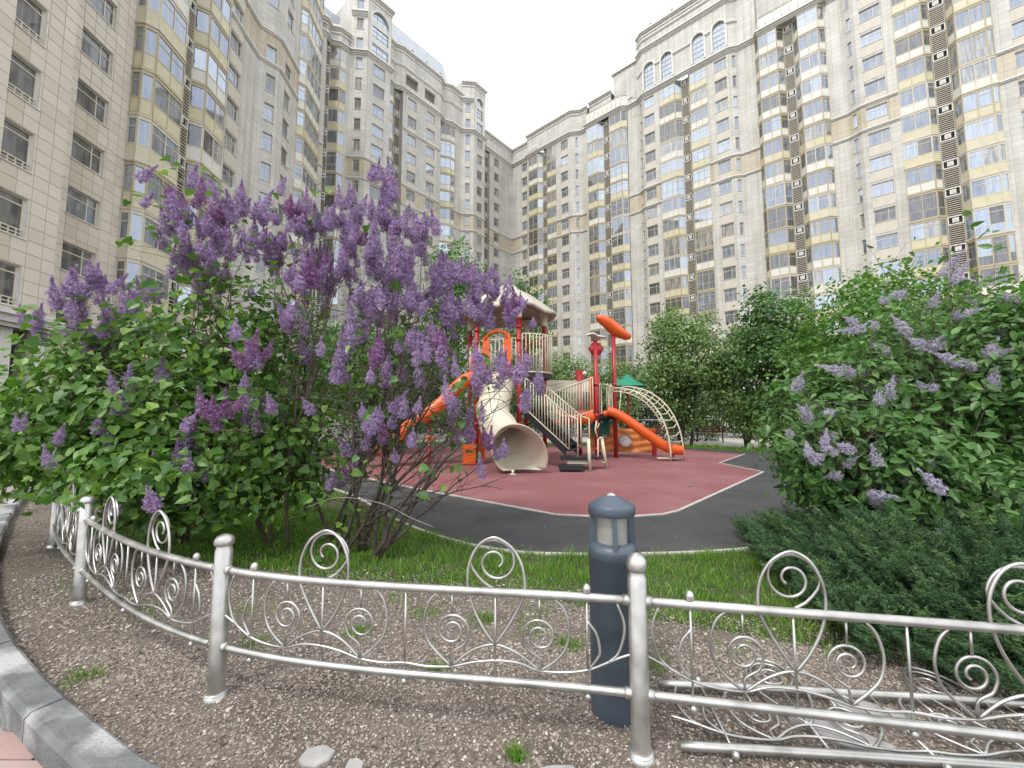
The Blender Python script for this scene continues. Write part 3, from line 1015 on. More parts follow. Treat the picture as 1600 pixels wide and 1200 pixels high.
for c, r in ((11.2, .9), (32.2, 1.4)):
    q = MB()
    for z0 in (57.2, 60.0): q.face([FL.w(c - r, 1.45, z0), FL.w(c + r, 1.45, z0), FL.w(c + r, 1.45, z0 + .9), FL.w(c - r, 1.45, z0 + .9)])
    obj('arch_spandrel', q, M['trim'], bL)
g = MB()
for s0, s1 in ((20.5, 22.7), (24.1, 26.5)): g.face([FL.w(s0, -.5, 56), FL.w(s1, -.5, 56), FL.w(s1, -.5, 57.9), FL.w(s0, -.5, 57.9)])  # flat dark sheets filling the wide attic window openings
obj('attic_dark_window', g, M['dark'], bL)
for u in (19, 22, 25):
    q = MB(); q.box(-.3, .3, -.3, .3, 0, 1.4); q.box(-.4, .4, -.4, .4, 1.4, 1.55)
    obj('roof_vent', q, M['roof_grey'], bL, Matrix.Translation(FL.w(u, -1.0, 62.0)))

# ------------------------------------------------------------------ near left block
sn, cs = math.sin(math.radians(-4)), math.cos(math.radians(-4))
FN = Frame((-23, 20), (sn, cs), (cs, -sn))
bN = thing('apartment_building', 'near apartment block on the far left clad in square stone tiles', 'building', FN.w(4, 0, 0))
FHN = 2.98
AV = 1.7
sillB = [9.05 + FHN * k - .1 for k in range(-1, 15)]
sillA = [6.1 + FHN * k for k in range(0, 16)]
itemsA = [
 dict(p=((-16, AV), (-2.0, AV)), z0=5.9, depth=.75, mat=4, win=[dict(s=12.15, w=1.12, sills=sillA, h=1.75, kind='loggia', blue=0, sp=False)]),
 dict(p=((-2.0, AV), (-2.0, 0)), z0=0),
 dict(p=((-2.0, 0), (2.9, 0)), z0=0, depth=.3, mat=4, win=[dict(s=2.85, w=1.75, sills=sillB, h=1.48, blue=0, frame='frame_light', sp=False)]),
]
# base wall (dark joints show between the tile objects in front of it)
mb = MB()
tile_spots = []
for it in itemsA:
    p0, p1 = it['p']; holes = []
    for wd in it.get('win', ()):
        holes += window_column(bN, FN, p0, p1, wd['s'], wd['w'], wd['sills'], wd['h'], wd['kind'] if 'kind' in wd else 'wide', 0, wd.get('frame'))
    wall_seg(mb, FN, p0, p1, it['z0'], 58, holes, 2, it.get('depth', .22))
obj('wall', mb, [M['clad'], M['white'], M['joint']], bN)
TW, TH = 0.62, FHN / 5
def tile_mesh(w, h, mt):
    q = MB(); e = .013; d = .018
    q.box(e, w - e, -d, 0.0, e, h - e)
    return q.mesh('stone_tile', [mt])
tm = tile_mesh(TW, TH, M['tile']); tmb = tile_mesh(TW, TH, M['tile_beige'])
rest = MB()
cand = []
for (ua, ub, v, zs, win) in ((-16, -2.0, AV, 5.9, (-4.41, -3.29, sillA, 1.75)), (-2.0, 2.9, 0, 3.0, (-.025, 1.725, sillB, 1.48))):
    zanchor = win[2][0]
    n0 = math.floor((ua - win[0]) / TW) ; n1 = math.ceil((ub - win[0]) / TW)
    r0 = math.floor((zs - zanchor) / TH); r1 = math.ceil((58 - zanchor) / TH)
    for i in range(n0, n1):
        for j in range(r0, r1):
            x0, x1 = win[0] + i * TW, win[0] + (i + 1) * TW
            z0_, z1_ = zanchor + j * TH, zanchor + (j + 1) * TH
            x0, x1 = max(x0, ua), min(x1, ub); z0_, z1_ = max(z0_, zs), min(z1_, 58)
            if x1 - x0 < .08 or z1_ - z0_ < .08: continue
            # cut by windows
            rects = [(x0, x1, z0_, z1_)]
            for s in win[2]:
                hx0, hx1, hz0, hz1 = win[0], win[1], s, s + win[3]
                nr = []
                for (a, b, c, d) in rects:
                    if b <= hx0 + .01 or a >= hx1 - .01 or d <= hz0 + .01 or c >= hz1 - .01: nr.append((a, b, c, d)); continue
                    if a < hx0: nr.append((a, hx0, c, d))
                    if b > hx1: nr.append((hx1, b, c, d))
                    if c < hz0: nr.append((max(a, hx0), min(b, hx1), c, hz0))
                    if d > hz1: nr.append((max(a, hx0), min(b, hx1), hz1, d))
                rects = nr
            for rc in rects:
                if rc[1] - rc[0] > .07 and rc[3] - rc[2] > .07: cand.append((rc, v, win))
def scr(c):
    (a, b, z0_, z1_), v, win = c
    p = FN.w((a + b) / 2, v, (z0_ + z1_) / 2)
    x = p[0] / p[1] * 630 + 800; y = 652 - (p[2] - 1.4) / p[1] * 630
    return -60 < x < 260 and -60 < y < 560
near = sorted([c for c in cand if scr(c)], key=lambda c: abs(c[0][2] - 8))
a_, b_, t_, nw_, X_ = seg_frame(FN, (0, 0), (1, 0))
rotN = Matrix.Rotation(math.atan2(X_.y, X_.x), 4, 'Z')
nfull = 0
for c in near + [c for c in cand if not scr(c)]:
    (a, b, z0_, z1_), v, win = c
    beige = (a > win[0] - .05 and b < win[1] + .05)
    if nfull < 296 and scr(c):
        nfull += 1
        ww, hh = b - a, z1_ - z0_
        if abs(ww - TW) < .01 and abs(hh - TH) < .01: me = tmb if beige else tm
        else: me = tile_mesh(ww, hh, M['tile_beige'] if beige else M['tile'])
        # local x runs against u when the frame is left-handed
        sgn = 1 if (X_.x * t_.x + X_.y * t_.y) > 0 else -1
        p = FN.w(a if sgn > 0 else b, v, z0_)
        tilt = Matrix.Rotation(random.uniform(-.004, .004), 4, 'X') @ Matrix.Rotation(random.uniform(-.004, .004), 4, 'Z')
        obj('stone_tile', me, None, bN, Matrix.Translation(p) @ rotN @ tilt)
    else:
        e = .02
        q = []
        for zz in (z0_ + e, z1_ - e):
            for uu, dd in ((a + e, 0), (b - e, 0), (b - e, .018), (a + e, .018)):
                q.append(FN.w(uu, v + dd, zz))
        rest.hexa(q)
ro = obj('stone_tile', rest, M['tile'], bN); ro['kind'] = 'stuff'
items = [
 dict(p=((2.9, 0), (3.0, 0))),
 dict(p=((9.95, 1.0), (9.95, 0))),
 dict(p=((9.95, 0), (15.6, 0)), depth=.3, win=[dict(s=2.5, w=1.6, sills=[s + .0 for s in sillB], h=1.5, blue=.1)]),
 dict(p=((15.6, 0), (16.95, 1.3)), win=[dict(s=1.15, w=.85, sills=[s - .1 for s in sillB], h=1.75, kind='slim', blue=0, sp=False)]),
 dict(p=((16.95, 1.3), (20.8, 1.3)), depth=.35, win=[dict(s=1.75, w=1.3, sills=[s - .1 for s in sillB], h=1.75, kind='slim', blue=0, sp=False)]),
 dict(p=((25.5, 1.3), (25.5, -12))),
]
facade(bN, FN, items, 0, 58)
zb = sillB[0] - 1.1
NK = range(-1, 16)
SN = {'white': 3, 'yellow': 3, 'glass': 1.5, 'cream': 2}
bay_column(bN, FN, [(3.0, 0.0), (3.0, .55), (3.4, 1.0), (5.67, 1.0), (5.72, .2)], NK, SN, seed=21, blue=.35, zbase=zb, fh=FHN, split=True)
louvre_column(bN, FN, (5.75, .2), (7.3, .2), NK, zbase=zb, fh=FHN)
bay_column(bN, FN, [(7.3, .2), (7.75, 1.0), (9.95, 1.0)], NK, SN, seed=22, blue=.55, zbase=zb, fh=FHN, split=True)
bay_column(bN, FN, [(20.8, 1.3), (21.3, 1.9), (25.0, 1.9), (25.5, 1.3)], NK, SN, seed=23, blue=.6, zbase=zb, fh=FHN)
cm = (bN, 'cornice')
ln = [(9.95, 0), (15.6, 0), (16.95, 1.3), (20.8, 1.3)]
for z in (35.4, 38.55): moulding(cm, FN, ln, z, BELT)
moulding(cm, FN, ln + [(25.5, 1.3), (25.5, -12)], 54.4, CORN)
moulding(cm, FN, [(-16, AV), (-2.0, AV), (-2.0, 0), (3.0, 0), (3.0, .55), (3.4, 1.0), (9.95, 1.0), (9.95, 0)] + ln[1:] + [(25.5, 1.3), (25.5, -12)], 58, TOP)
moulding(cm, FN, [(-16, AV), (-2.0, AV), (-2.0, .05)], 5.15, [(0, .2, .12), (.2, .5, .3), (.5, .72, .5)])
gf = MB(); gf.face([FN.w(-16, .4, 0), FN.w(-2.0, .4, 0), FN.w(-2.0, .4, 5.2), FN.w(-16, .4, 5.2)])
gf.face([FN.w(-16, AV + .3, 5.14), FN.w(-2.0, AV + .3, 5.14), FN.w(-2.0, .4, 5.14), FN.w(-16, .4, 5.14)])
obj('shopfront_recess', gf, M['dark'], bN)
for u in (-14, -10.5, -7, -3.5, -2.2):
    q = MB(); q.box(-.2, .2, -.2, .2, 0, 5.14); obj('ground_floor_pier', q, M['trim'], bN, Matrix.Translation(FN.w(u, AV - .25, 0)))
rf = MB(); roof_back(rf, FN, [(-16, AV), (-2, AV), (3, .5), (10, .5), (15.6, 0), (20.8, 1.3), (25.5, 1.3)], 57.9, -14)
obj('roof', rf, M['roof_flat'], bN)

# inner walls behind bays and service strips; dark colour stands in for shade
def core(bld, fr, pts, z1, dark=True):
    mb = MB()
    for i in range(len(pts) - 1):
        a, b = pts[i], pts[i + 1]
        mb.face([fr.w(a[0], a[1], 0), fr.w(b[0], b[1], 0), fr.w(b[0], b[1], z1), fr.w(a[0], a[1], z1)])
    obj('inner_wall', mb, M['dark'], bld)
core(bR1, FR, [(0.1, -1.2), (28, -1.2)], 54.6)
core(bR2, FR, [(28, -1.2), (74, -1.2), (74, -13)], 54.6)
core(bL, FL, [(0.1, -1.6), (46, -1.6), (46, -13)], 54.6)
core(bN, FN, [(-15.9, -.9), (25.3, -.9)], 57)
mb = MB()
for u, uu in ((9.8, 14.4), (30.35, 36.0)):
    for q in (u, uu):
        mb.face([FL.w(q, .0, 54.4), FL.w(q, -6, 54.4), FL.w(q, -6, 64.5), FL.w(q, .0, 64.5)], 0, [(0, 54.4), (6, 54.4), (6, 64.5), (0, 64.5)])
    mb.face([FL.w(u, -6, 54.4), FL.w(uu, -6, 54.4), FL.w(uu, -6, 64.5), FL.w(u, -6, 64.5)], 0, [(0, 54.4), (5, 54.4), (5, 64.5), (0, 64.5)])
    mb.face([FL.w(u, 0, 64.4), FL.w(uu, 0, 64.4), FL.w(uu, -6, 64.4), FL.w(u, -6, 64.4)], 0)
obj('tower_return_wall', mb, [M['clad']], bL)
mb = MB()
for u in (45.2, 53.0):
    mb.face([FR.w(u, -2.2, 54.4), FR.w(u, -.5, 54.4), FR.w(u, -.5, 66), FR.w(u, -2.2, 66)], 0, [(0, 54.4), (2, 54.4), (2, 66), (0, 66)])
mb.face([FR.w(45.2, -2.2, 54.45), FR.w(53, -2.2, 54.45), FR.w(53, .1, 54.45), FR.w(45.2, .1, 54.45)], 0)
obj('terrace', mb, [M['clad']], bR2)

# ================================================================== GROUND
M['gravel_base'] = noise_mat('gravel_earth', (0.10, 0.08, 0.065), (0.19, 0.16, 0.135), 40.0, 0.95, bump=0.8, bscale=90.0, c3=(0.085, 0.07, 0.05), scale3=1.6)
M['pebble'] = island_mat('pebble', [(0.21, 0.165, 0.13), (0.34, 0.28, 0.225), (0.13, 0.105, 0.09), (0.25, 0.205, 0.175), (0.38, 0.32, 0.265), (0.20, 0.175, 0.16), (0.56, 0.51, 0.45)], rough=0.75)
M['soil'] = noise_mat('lawn_soil', (0.035, 0.045, 0.016), (0.06, 0.075, 0.025), 12.0, 0.95, bump=0.5, bscale=50)
M['asphalt'] = noise_mat('dark_rubber_asphalt', (0.036, 0.036, 0.039), (0.054, 0.054, 0.057), 2.0, 0.85, bump=0.5, bscale=160.0, c3=(0.062, 0.061, 0.06), scale3=0.7)
M['red'] = noise_mat('red_rubber', (0.185, 0.062, 0.066), (0.225, 0.08, 0.084), 30.0, 0.9, bump=0.35, bscale=150.0, c3=(0.25, 0.11, 0.112), scale3=0.5)
M['line'] = noise_mat('pale_edging', (0.38, 0.35, 0.32), (0.48, 0.45, 0.41), 8.0, 0.85)
M['kerb'] = noise_mat('kerb_concrete', (0.11, 0.115, 0.115), (0.16, 0.165, 0.165), 9.0, 0.85, bump=0.7, bscale=70.0, c3=(0.40, 0.40, 0.395), scale3=3.4, detail=8)
M['paver'] = island_mat('pink_paver', [(0.33, 0.22, 0.20), (0.40, 0.29, 0.26), (0.30, 0.24, 0.23), (0.36, 0.27, 0.25)], rough=0.85)
M['paving'] = cladding_mat('paving', (0.33, 0.29, 0.28), (0.38, 0.35, 0.34), (0.2, 0.18, 0.17), bw=0.6, bh=0.3, msize=0.012, offset=.5)
M['far_ground'] = noise_mat('far_lawn', (0.05, 0.07, 0.03), (0.10, 0.11, 0.06), 1.5, 0.95)
M['sand_path'] = noise_mat('pale_path', (0.36, 0.34, 0.30), (0.44, 0.42, 0.37), 1.5, 0.9)

def sheet(name, pts, z, mat, uvs=False):
    mb = MB()
    mb.face([(x, y, z) for x, y in pts], 0, [(x, y) for x, y in pts] if uvs else None)
    return struct(name, mb, mat)

sheet('ground', [(-400, -400), (400, -400), (400, 400), (-400, 400)], -0.09, M['far_ground'])
KI = catmull([(6.0, -0.9), (3.0, 0.35), (1.0, 1.02), (-0.4, 1.36), (-1.23, 1.61), (-1.57, 1.75), (-2.34, 2.15), (-3.03, 2.56), (-3.7, 3.02), (-4.7, 3.78), (-5.86, 4.78), (-7.75, 6.5), (-11, 9.8), (-15, 14.5)], 6) if False else [Vector((p[0], p[1], 0)) for p in catmull([(6.0, -0.9, 0), (3.0, 0.35, 0), (1.0, 1.02, 0), (-0.4, 1.36, 0), (-1.23, 1.61, 0), (-1.57, 1.75, 0), (-2.34, 2.15, 0), (-3.03, 2.56, 0), (-3.7, 3.02, 0), (-4.7, 3.78, 0), (-5.86, 4.78, 0), (-7.75, 6.5, 0), (-11, 9.8, 0), (-15, 14.5, 0)], 6)]
def off2(P, d):
    out = []
    for i in range(len(P)):
        t = (P[min(i + 1, len(P) - 1)] - P[max(i - 1, 0)]).normalized()
        out.append(P[i] + Vector((-t.y, t.x, 0)) * d)
    return out
KO = off2(KI, 0.14)      # towards the pavement
# pavement sheet to the left and behind
sheet('pavement', [(-60, -30), (60, -30), (60, 60), (-60, 60)], -0.06, M['paving'], True)
GB = [(-15, 15.5), (-10.2, 10.8), (-6.9, 7.3), (-5.5, 5.6), (-4.3, 4.55), (-3.2, 4.0), (-2.2, 3.75), (-1.11, 3.55), (-0.51, 3.37), (0.0, 3.35), (0.6, 3.1), (0.91, 2.95), (1.28, 2.82), (1.82, 2.6), (2.6, 2.3), (4.5, 1.6), (7, 0.4), (8, -0.5)]
kpoly = [(p.x, p.y) for p in KI]
sheet('gravel_bed', kpoly + GB[1:-1], 0.0, M['gravel_base'])
IK = [(-9.5, 14.0), (-6.2, 10.6), (-4.2, 8.75), (-2.74, 7.25), (-1.58, 5.67), (-0.74, 4.79), (0.0, 4.36), (0.66, 4.27), (1.31, 4.27), (2.01, 4.34), (2.6, 4.48), (3.1, 4.8), (3.8, 5.4), (5.38, 7.05), (8.2, 10.2), (11.2, 13.6), (13.5, 16.2)]
IKc = catmull([(x, y, 0) for x, y in IK], 4)
sheet('lawn', [(p.x, p.y) for p in IKc] + [(16, 14), (18, 6), (12, -2), (8, -.5)] + list(reversed(GB[:-1])), -0.004, M['soil'])
sheet('asphalt_path', [(p.x, p.y) for p in IKc] + [(12.5, 17.0), (9.6, 17.0), (6.6, 20.6), (-6, 21), (-12, 17)], -0.012, M['asphalt'])
RED = [(-7.2, 13.6), (-4.9, 11.0), (-2.78, 8.91), (-1.73, 7.97), (0.63, 5.98), (1.15, 5.88), (1.73, 5.88), (2.2, 6.0), (2.51, 6.22), (6.49, 10.56), (6.41, 12.62), (8.9, 15.6), (6.9, 18.9), (3, 20.0), (-3, 19.5), (-7, 17)]
sheet('red_play_surface', RED, -0.006, M['red'])
sheet('far_path', [(6.9, 20.2), (9.9, 17.3), (30, 20), (34, 31), (-14, 31), (-14, 23)], -0.05, M['sand_path'])
sheet('far_lawn', [(6.4, 20.4), (9.6, 17.0), (12.4, 17.0), (10.4, 19.8), (7.2, 22.6), (-14, 24.0), (-13, 17.2), (-6, 20.9)], -0.03, M['soil'])

# pale edging strips round the red surface, piece by piece
edge = bpy.data.objects.new('surface_edging', None); place(edge, None, I4); edge['kind'] = 'structure'
for i in range(1, 11):
    a, b = Vector(RED[i]), Vector(RED[i + 1])
    if i == 10: b = a + (b - a)
    n = max(1, int((b - a).length / 1.0))
    for k in range(n):
        p, q = a.lerp(b, k / n), a.lerp(b, (k + 1) / n)
        t = (q - p).normalized(); m = Vector((-t.y, t.x)) * .028
        g = MB()
        p = p + t * .004; q = q - t * .004
        g.hexa([(p.x - m.x, p.y - m.y, -.03), (q.x - m.x, q.y - m.y, -.03), (q.x + m.x, q.y + m.y, -.03), (p.x + m.x, p.y + m.y, -.03),
                (p.x - m.x, p.y - m.y, .004), (q.x - m.x, q.y - m.y, .004), (q.x + m.x, q.y + m.y, .004), (p.x + m.x, p.y + m.y, .004)])
        obj('edging_strip', g, M['line'], edge)

def kerb_run(name, A, B, z0, z1, seglen, mat, bev=0.012, gap=.006):
    """kerb stones between two edge lines"""
    root = bpy.data.objects.new(name, None); place(root, None, I4); root['kind'] = 'structure'
    i = 0; acc = 0; start = 0
    while i < len(A) - 1:
        start = i; acc = 0
        while i < len(A) - 1 and acc < seglen:
            acc += (A[i + 1] - A[i]).length; i += 1
        rows = []
        for k in range(start, i + 1):
            a, b = A[k].copy(), B[k].copy()
            t = (A[min(k + 1, len(A) - 1)] - A[max(k - 1, 0)]).normalized()
            if k == start: a += t * gap; b += t * gap
            if k == i: a -= t * gap; b -= t * gap
            n = (b - a).normalized()
            rows.append([(a.x, a.y, z0), (a.x, a.y, z1 - bev), (a.x + n.x * bev, a.y + n.y * bev, z1), (b.x - n.x * bev, b.y - n.y * bev, z1), (b.x, b.y, z1 - bev), (b.x, b.y, z0)])
        g = MB(); g.grid(rows, smooth=False); g.face(rows[0]); g.face(list(reversed(rows[-1])))
        dz = random.uniform(-.003, .003)
        obj('kerb_stone', g, mat, root, Matrix.Translation((0, 0, dz)))
kerb_run('kerb', KI, KO, -.2, .10, .95, M['kerb'], .02)
IKm = [p for p in IKc]
kerb_run('lawn_kerb', IKm, off2(IKm, -.045), -.15, .02, .95, M['line'], .006)

# pink pavers, the ones near the kerb laid one by one
pv = bpy.data.objects.new('paver_field', None); place(pv, None, I4); pv['kind'] = 'structure'
g = MB(); g.box(.003, .297, .003, .147, -.05, 0); pm_ = g.mesh('paver', [M['paver']])
def kerb_side(x, y):
    best = min(range(len(KO)), key=lambda k: (KO[k].x - x) ** 2 + (KO[k].y - y) ** 2)
    t = (KO[min(best + 1, len(KO) - 1)] - KO[max(best - 1, 0)]).normalized()
    d = Vector((x, y, 0)) - KO[best]
    return d.x * -t.y + d.y * t.x
cnt = 0
for j in range(30):
    for i in range(24):
        x = -5.0 + i * .30 + (.15 if j % 2 else 0); y = -.6 + j * .15
        if cnt < 290 and -0.01 < kerb_side(x + .15, y + .07) < 1.15 and y > .75 and x < -.6:
            obj('paver', pm_, None, pv, Matrix.Translation((x, y, -.02 + random.uniform(-.002, .002)))); cnt += 1

# ------------------------------------------------------------------ gravel stones
def inside(poly, X, Y):
    ins = np.zeros(len(X), bool)
    n = len(poly)
    for i in range(n):
        x1, y1 = poly[i]; x2, y2 = poly[(i + 1) % n]
        c = ((y1 > Y) != (y2 > Y)) & (X < (x2 - x1) * (Y - y1) / (y2 - y1 + 1e-12) + x1)
        ins ^= c
    return ins
gpoly = kpoly + GB[1:-1]
def pebbles(n, box, smin, smax):
    X = RNG.uniform(box[0], box[1], n); Y = RNG.uniform(box[2], box[3], n)
    jit = RNG.normal(0, .12, n)
    k = inside(gpoly, X, Y) | (inside(gpoly, X, Y - .28 + jit * 1.0))
    k &= inside([(p.x, p.y) for p in KI] + [(-15, 30), (20, 30), (20, 0)], X, Y)
    X, Y = X[k], Y[k]
    return X, Y, RNG.uniform(smin, smax, len(X)) * RNG.choice([.7, 1, 1, 1.4], len(X))
sets = [pebbles(60000, (-2.6, 3.2, 1.2, 2.6), .0032, .0078), pebbles(30000, (-4.2, 3.2, 2.2, 3.9), .0045, .0095), pebbles(14000, (-9, -2.5, 2.4, 7.5), .006, .012)]
X = np.concatenate([s[0] for s in sets]); Y = np.concatenate([s[1] for s in sets]); S = np.concatenate([s[2] for s in sets])
n = len(X)
base = np.array([(1, 0, 0), (0, 1, 0), (-1, 0, 0), (0, -1, 0), (.1, .1, 1), (-.1, 0, -1)], float)
sc = RNG.uniform(.6, 1.25, (n, 1, 3)) * S[:, None, None]
sc[:, :, 2] *= .7
V = base[None] * sc + RNG.normal(0, .12, (n, 6, 3)) * S[:, None, None]
an = RNG.uniform(0, 2 * PI, n); ca, sa = np.cos(an)[:, None], np.sin(an)[:, None]
VX = V[:, :, 0] * ca - V[:, :, 1] * sa; VY = V[:, :, 0] * sa + V[:, :, 1] * ca
V = np.stack([VX + X[:, None], VY + Y[:, None], V[:, :, 2] + (S * RNG.uniform(.05, .5, n))[:, None]], -1)
F = np.array([(0, 1, 4), (1, 2, 4), (2, 3, 4), (3, 0, 4), (1, 0, 5), (2, 1, 5), (3, 2, 5), (0, 3, 5)])
FF = (F[None] + (np.arange(n) * 6)[:, None, None]).reshape(-1, 3)
o = bpy.data.objects.new('gravel', np_mesh('gravel', V.reshape(-1, 3), FF, M['pebble'])); place(o, None, I4)
tag(o, 'brown and cream gravel covering the bed under the metal fence', 'gravel', kind='stuff')

# flat broken stones lying in the gravel
M['slab'] = noise_mat('broken_slab', (0.30, 0.29, 0.28), (0.40, 0.385, 0.37), 7.0, 0.85, bump=0.6, bscale=40)
def slab(x, y, sx, sy, rot, lab, name='broken_slab', h=.02, npt=8):
    g = MB(); rnd = random.Random(int(x * 1000 + y * 77))
    pts = []
    for k in range(npt):
        a = 2 * PI * k / npt
        r = rnd.uniform(.75, 1.1)
        pts.append((sx * r * math.cos(a), sy * r * math.sin(a)))
    g.face([(p[0] * .93, p[1] * .93, h) for p in pts]); 
    for k in range(npt):
        a, b = pts[k], pts[(k + 1) % npt]
        g.face([(a[0], a[1], -.02), (b[0], b[1], -.02), (b[0], b[1], h * .7), (a[0], a[1], h * .7)])
        g.face([(a[0], a[1], h * .7), (b[0], b[1], h * .7), (b[0] * .93, b[1] * .93, h), (a[0] * .93, a[1] * .93, h)])
    o = obj(name, g, M['slab'], None, Matrix.Translation((x, y, 0)) @ Matrix.Rotation(rot, 4, 'Z') @ Matrix.Rotation(.03, 4, 'X'))
    tag(o, lab, 'stone', 'flat stones lying in the gravel')
slab(0.17, 1.69, .11, .05, .1, 'pale flat stone at the bottom edge left of the near fence post')
slab(-0.62, 1.70, .035, .05, .5, 'small pointed grey stone upright in the gravel near the bottom edge', h=.04, npt=6)
slab(-0.80, 1.78, .07, .055, .3, 'flat mauve grey stone half buried in gravel at the bottom edge')
slab(1.45, 1.9, .26, .07, -.7, 'long pale slab under the fallen fence panel')
slab(1.72, 2.02, .2, .07, -.5, 'second pale slab under the fallen panel, farther right', npt=7)

# ------------------------------------------------------------------ fence
def brushed():
    m, t, b = new_mat('brushed_steel')
    co = t.nodes.new('ShaderNodeTexCoord')
    n = t.nodes.new('ShaderNodeTexNoise'); n.inputs['Scale'].default_value = 9; n.inputs['Detail'].default_value = 6
    t.links.new(co.outputs['Object'], n.inputs['Vector'])
    r = t.nodes.new('ShaderNodeValToRGB')
    r.color_ramp.elements[0].position = .3; r.color_ramp.elements[0].color = (.33, .32, .30, 1)
    r.color_ramp.elements[1].position = .7; r.color_ramp.elements[1].color = (.62, .61, .585, 1)
    r.color_ramp.elements[0].color = (.36, .35, .33, 1)
    t.links.new(n.outputs['Fac'], r.inputs['Fac']); t.links.new(r.outputs['Color'], b.inputs['Base Color'])
    b.inputs['Metallic'].default_value = .85
    r2 = t.nodes.new('ShaderNodeMapRange'); r2.inputs[3].default_value = .26; r2.inputs[4].default_value = .48
    t.links.new(n.outputs['Fac'], r2.inputs[0]); t.links.new(r2.outputs[0], b.inputs['Roughness'])
    return m
M['steel'] = brushed()
POSTS = [(-8.3, 8.0), (-6.45, 6.1), (-4.97, 4.5), (-3.27, 3.17), (-1.49, 2.15), (0.535, 1.79), (2.48, 1.43), (4.40, .92)]
PC = [Vector((x, y, 0)) for x, y in POSTS]
def fpt(i, u):
    """point on the fence line, panel i, u in 0..1"""
    a, b, c, d = PC[max(i - 1, 0)], PC[i], PC[i + 1], PC[min(i + 2, len(PC) - 1)]
    t = u
    return 0.5 * ((2 * b) + (c - a) * t + (2 * a - 5 * b + 4 * c - d) * t * t + (3 * b - a - 3 * c + d) * t ** 3)
ZT, ZB = 0.62, 0.245
def spiral(cx, cz, r0, r1, a0, turns, n=40):
    out = []
    for k in range(n + 1):
        s = k / n; a = a0 + turns * 2 * PI * s; r = r0 + (r1 - r0) * s
        out.append((cx + r * math.cos(a), cz + r * math.sin(a)))
    return out
def smooth2(pts, n=5):
    return [(p.x, p.y) for p in catmull([(a, b, 0) for a, b in pts], n)]
def panel_parts(parent, W, L=2.0, rails=True, r=0.0062, ball=True, simple=False):
    """W(x, z, off) -> world. Builds rails, pickets, scrolls, balls of one panel"""
    seg = 6
    k = L / 2.0
    def wire(name, pts, rr=r, sg=seg, off=0.0):
        mb = MB(); mb.tube([W(x * k, z, off) for x, z in pts], rr, sg); obj(name, mb, M['steel'], parent)
    if rails:
        wire('top_rail', [(x * .1, ZT) for x in range(0, 21)], .0185, 10)
        wire('bottom_rail', [(x * .1, ZB) for x in range(0, 21)], .0175, 10)
    for x in (.21, .6, 1.0, 1.4, 1.79):
        wire('picket', [(x, ZB), (x, ZT)], .0055)
    def sph(x, z, rr=.018):
        mb = MB(); mb.lathe([(0.0005, -rr)] + [(rr * math.cos(a), rr * 1.15 * math.sin(a)) for a in (-1.1, -.7, -.3, 0, .3, .7, 1.1)] + [(0.0005, rr * 1.15)], 10, W(x * k, z, 0)); obj('ball', mb, M['steel'], parent)
    for x in (.21, 1.79): sph(x, ZT + .036)
    for x in (.21, 1.0, 1.79): sph(x, ZB - .034, .015)
    b = ZB
    half_wave = [(0, b + .165), (.08, b + .135), (.2, b + .078), (.3, b + .057), (.41, b + .055)]
    full = half_wave + [(.5, b + .080), (.6, b + .083), (.7, b + .068), (.79, b + .045), (.9, b + .037), (1.0, b + .045)]
    full = full + [(2.0 - x, z) for x, z in reversed(full[:-1])]
    wire('wave_bar', smooth2(full, 4))
    def half(mir):
        m = (lambda x: 2.0 - x) if mir else (lambda x: x)
        def w2(name, pts, rr=r, off=0.0): wire(name, [(m(x), z) for x, z in pts], rr, seg, off)
        w2('hump_bar', smooth2([(.41, b + .055), (.5, b + .118), (.6, b + .150), (.7, b + .120), (.79, b + .047)]))
        # tall tear-drop loop through the rail
        top = ZT + .235
        tear = [(.6, b + .15), (.545, b + .23), (.49, b + .33), (.472, ZT + .02), (.482, ZT + .11), (.52, ZT + .185), (.575, top - .008), (.62, top), (.675, ZT + .20), (.715, ZT + .12), (.722, ZT + .03), (.70, b + .31), (.655, b + .22), (.602, b + .15)]
        w2('tear_loop', smooth2(tear, 5), r * 1.1, .0)
        sp_ = [(.6, ZT + .005), (.655, ZT + .035), (.702, ZT + .09), (.713, ZT + .13)] + [(p[0], p[1]) for p in spiral(.603, ZT + .125, .108, .024, 0.1, 1.62, 30)][1:]
        w2('scroll', smooth2(sp_, 2), r, -.013)
        for cx, sg_ in ((.41, 1), (.79, -1)):
            cz = ZT - .175
            R0 = .076
            s_ = spiral(0, 0, R0, .020, -.6, 1.75, 30)
            s_ = [(cx + sg_ * p[0], cz + p[1]) for p in s_]
            tail = [(cx, b + .05), (cx - .002, b + .095), (cx + sg_ * .012, b + .115), (cx + sg_ * .05, cz - .062)]
            w2('small_scroll', smooth2(tail + s_, 2), r * .9)
            w2('stem', [(cx, cz + R0 * .95), (cx, ZT - .015)], .005)
        w2('leaf_arc', smooth2([(.345, ZT - .015), (.305, ZT - .06), (.285, ZT - .14), (.30, ZT - .22), (.345, b + .1), (.408, b + .055)], 4))
        w2('leaf_arc', smooth2([(.86, ZT - .015), (.895, ZT - .06), (.915, ZT - .14), (.90, ZT - .22), (.855, b + .1), (.792, b + .045)], 4))
        w2('end_arc', smooth2([(.085, ZT - .015), (.058, ZT - .09), (.06, b + .22), (.085, b + .15), (.125, b + .112)], 4))
        w2('end_arc', smooth2([(.21, ZT - .1), (.172, ZT - .15), (.158, ZT - .22), (.172, b + .12), (.205, b + .078)], 4))
    half(False); half(True)

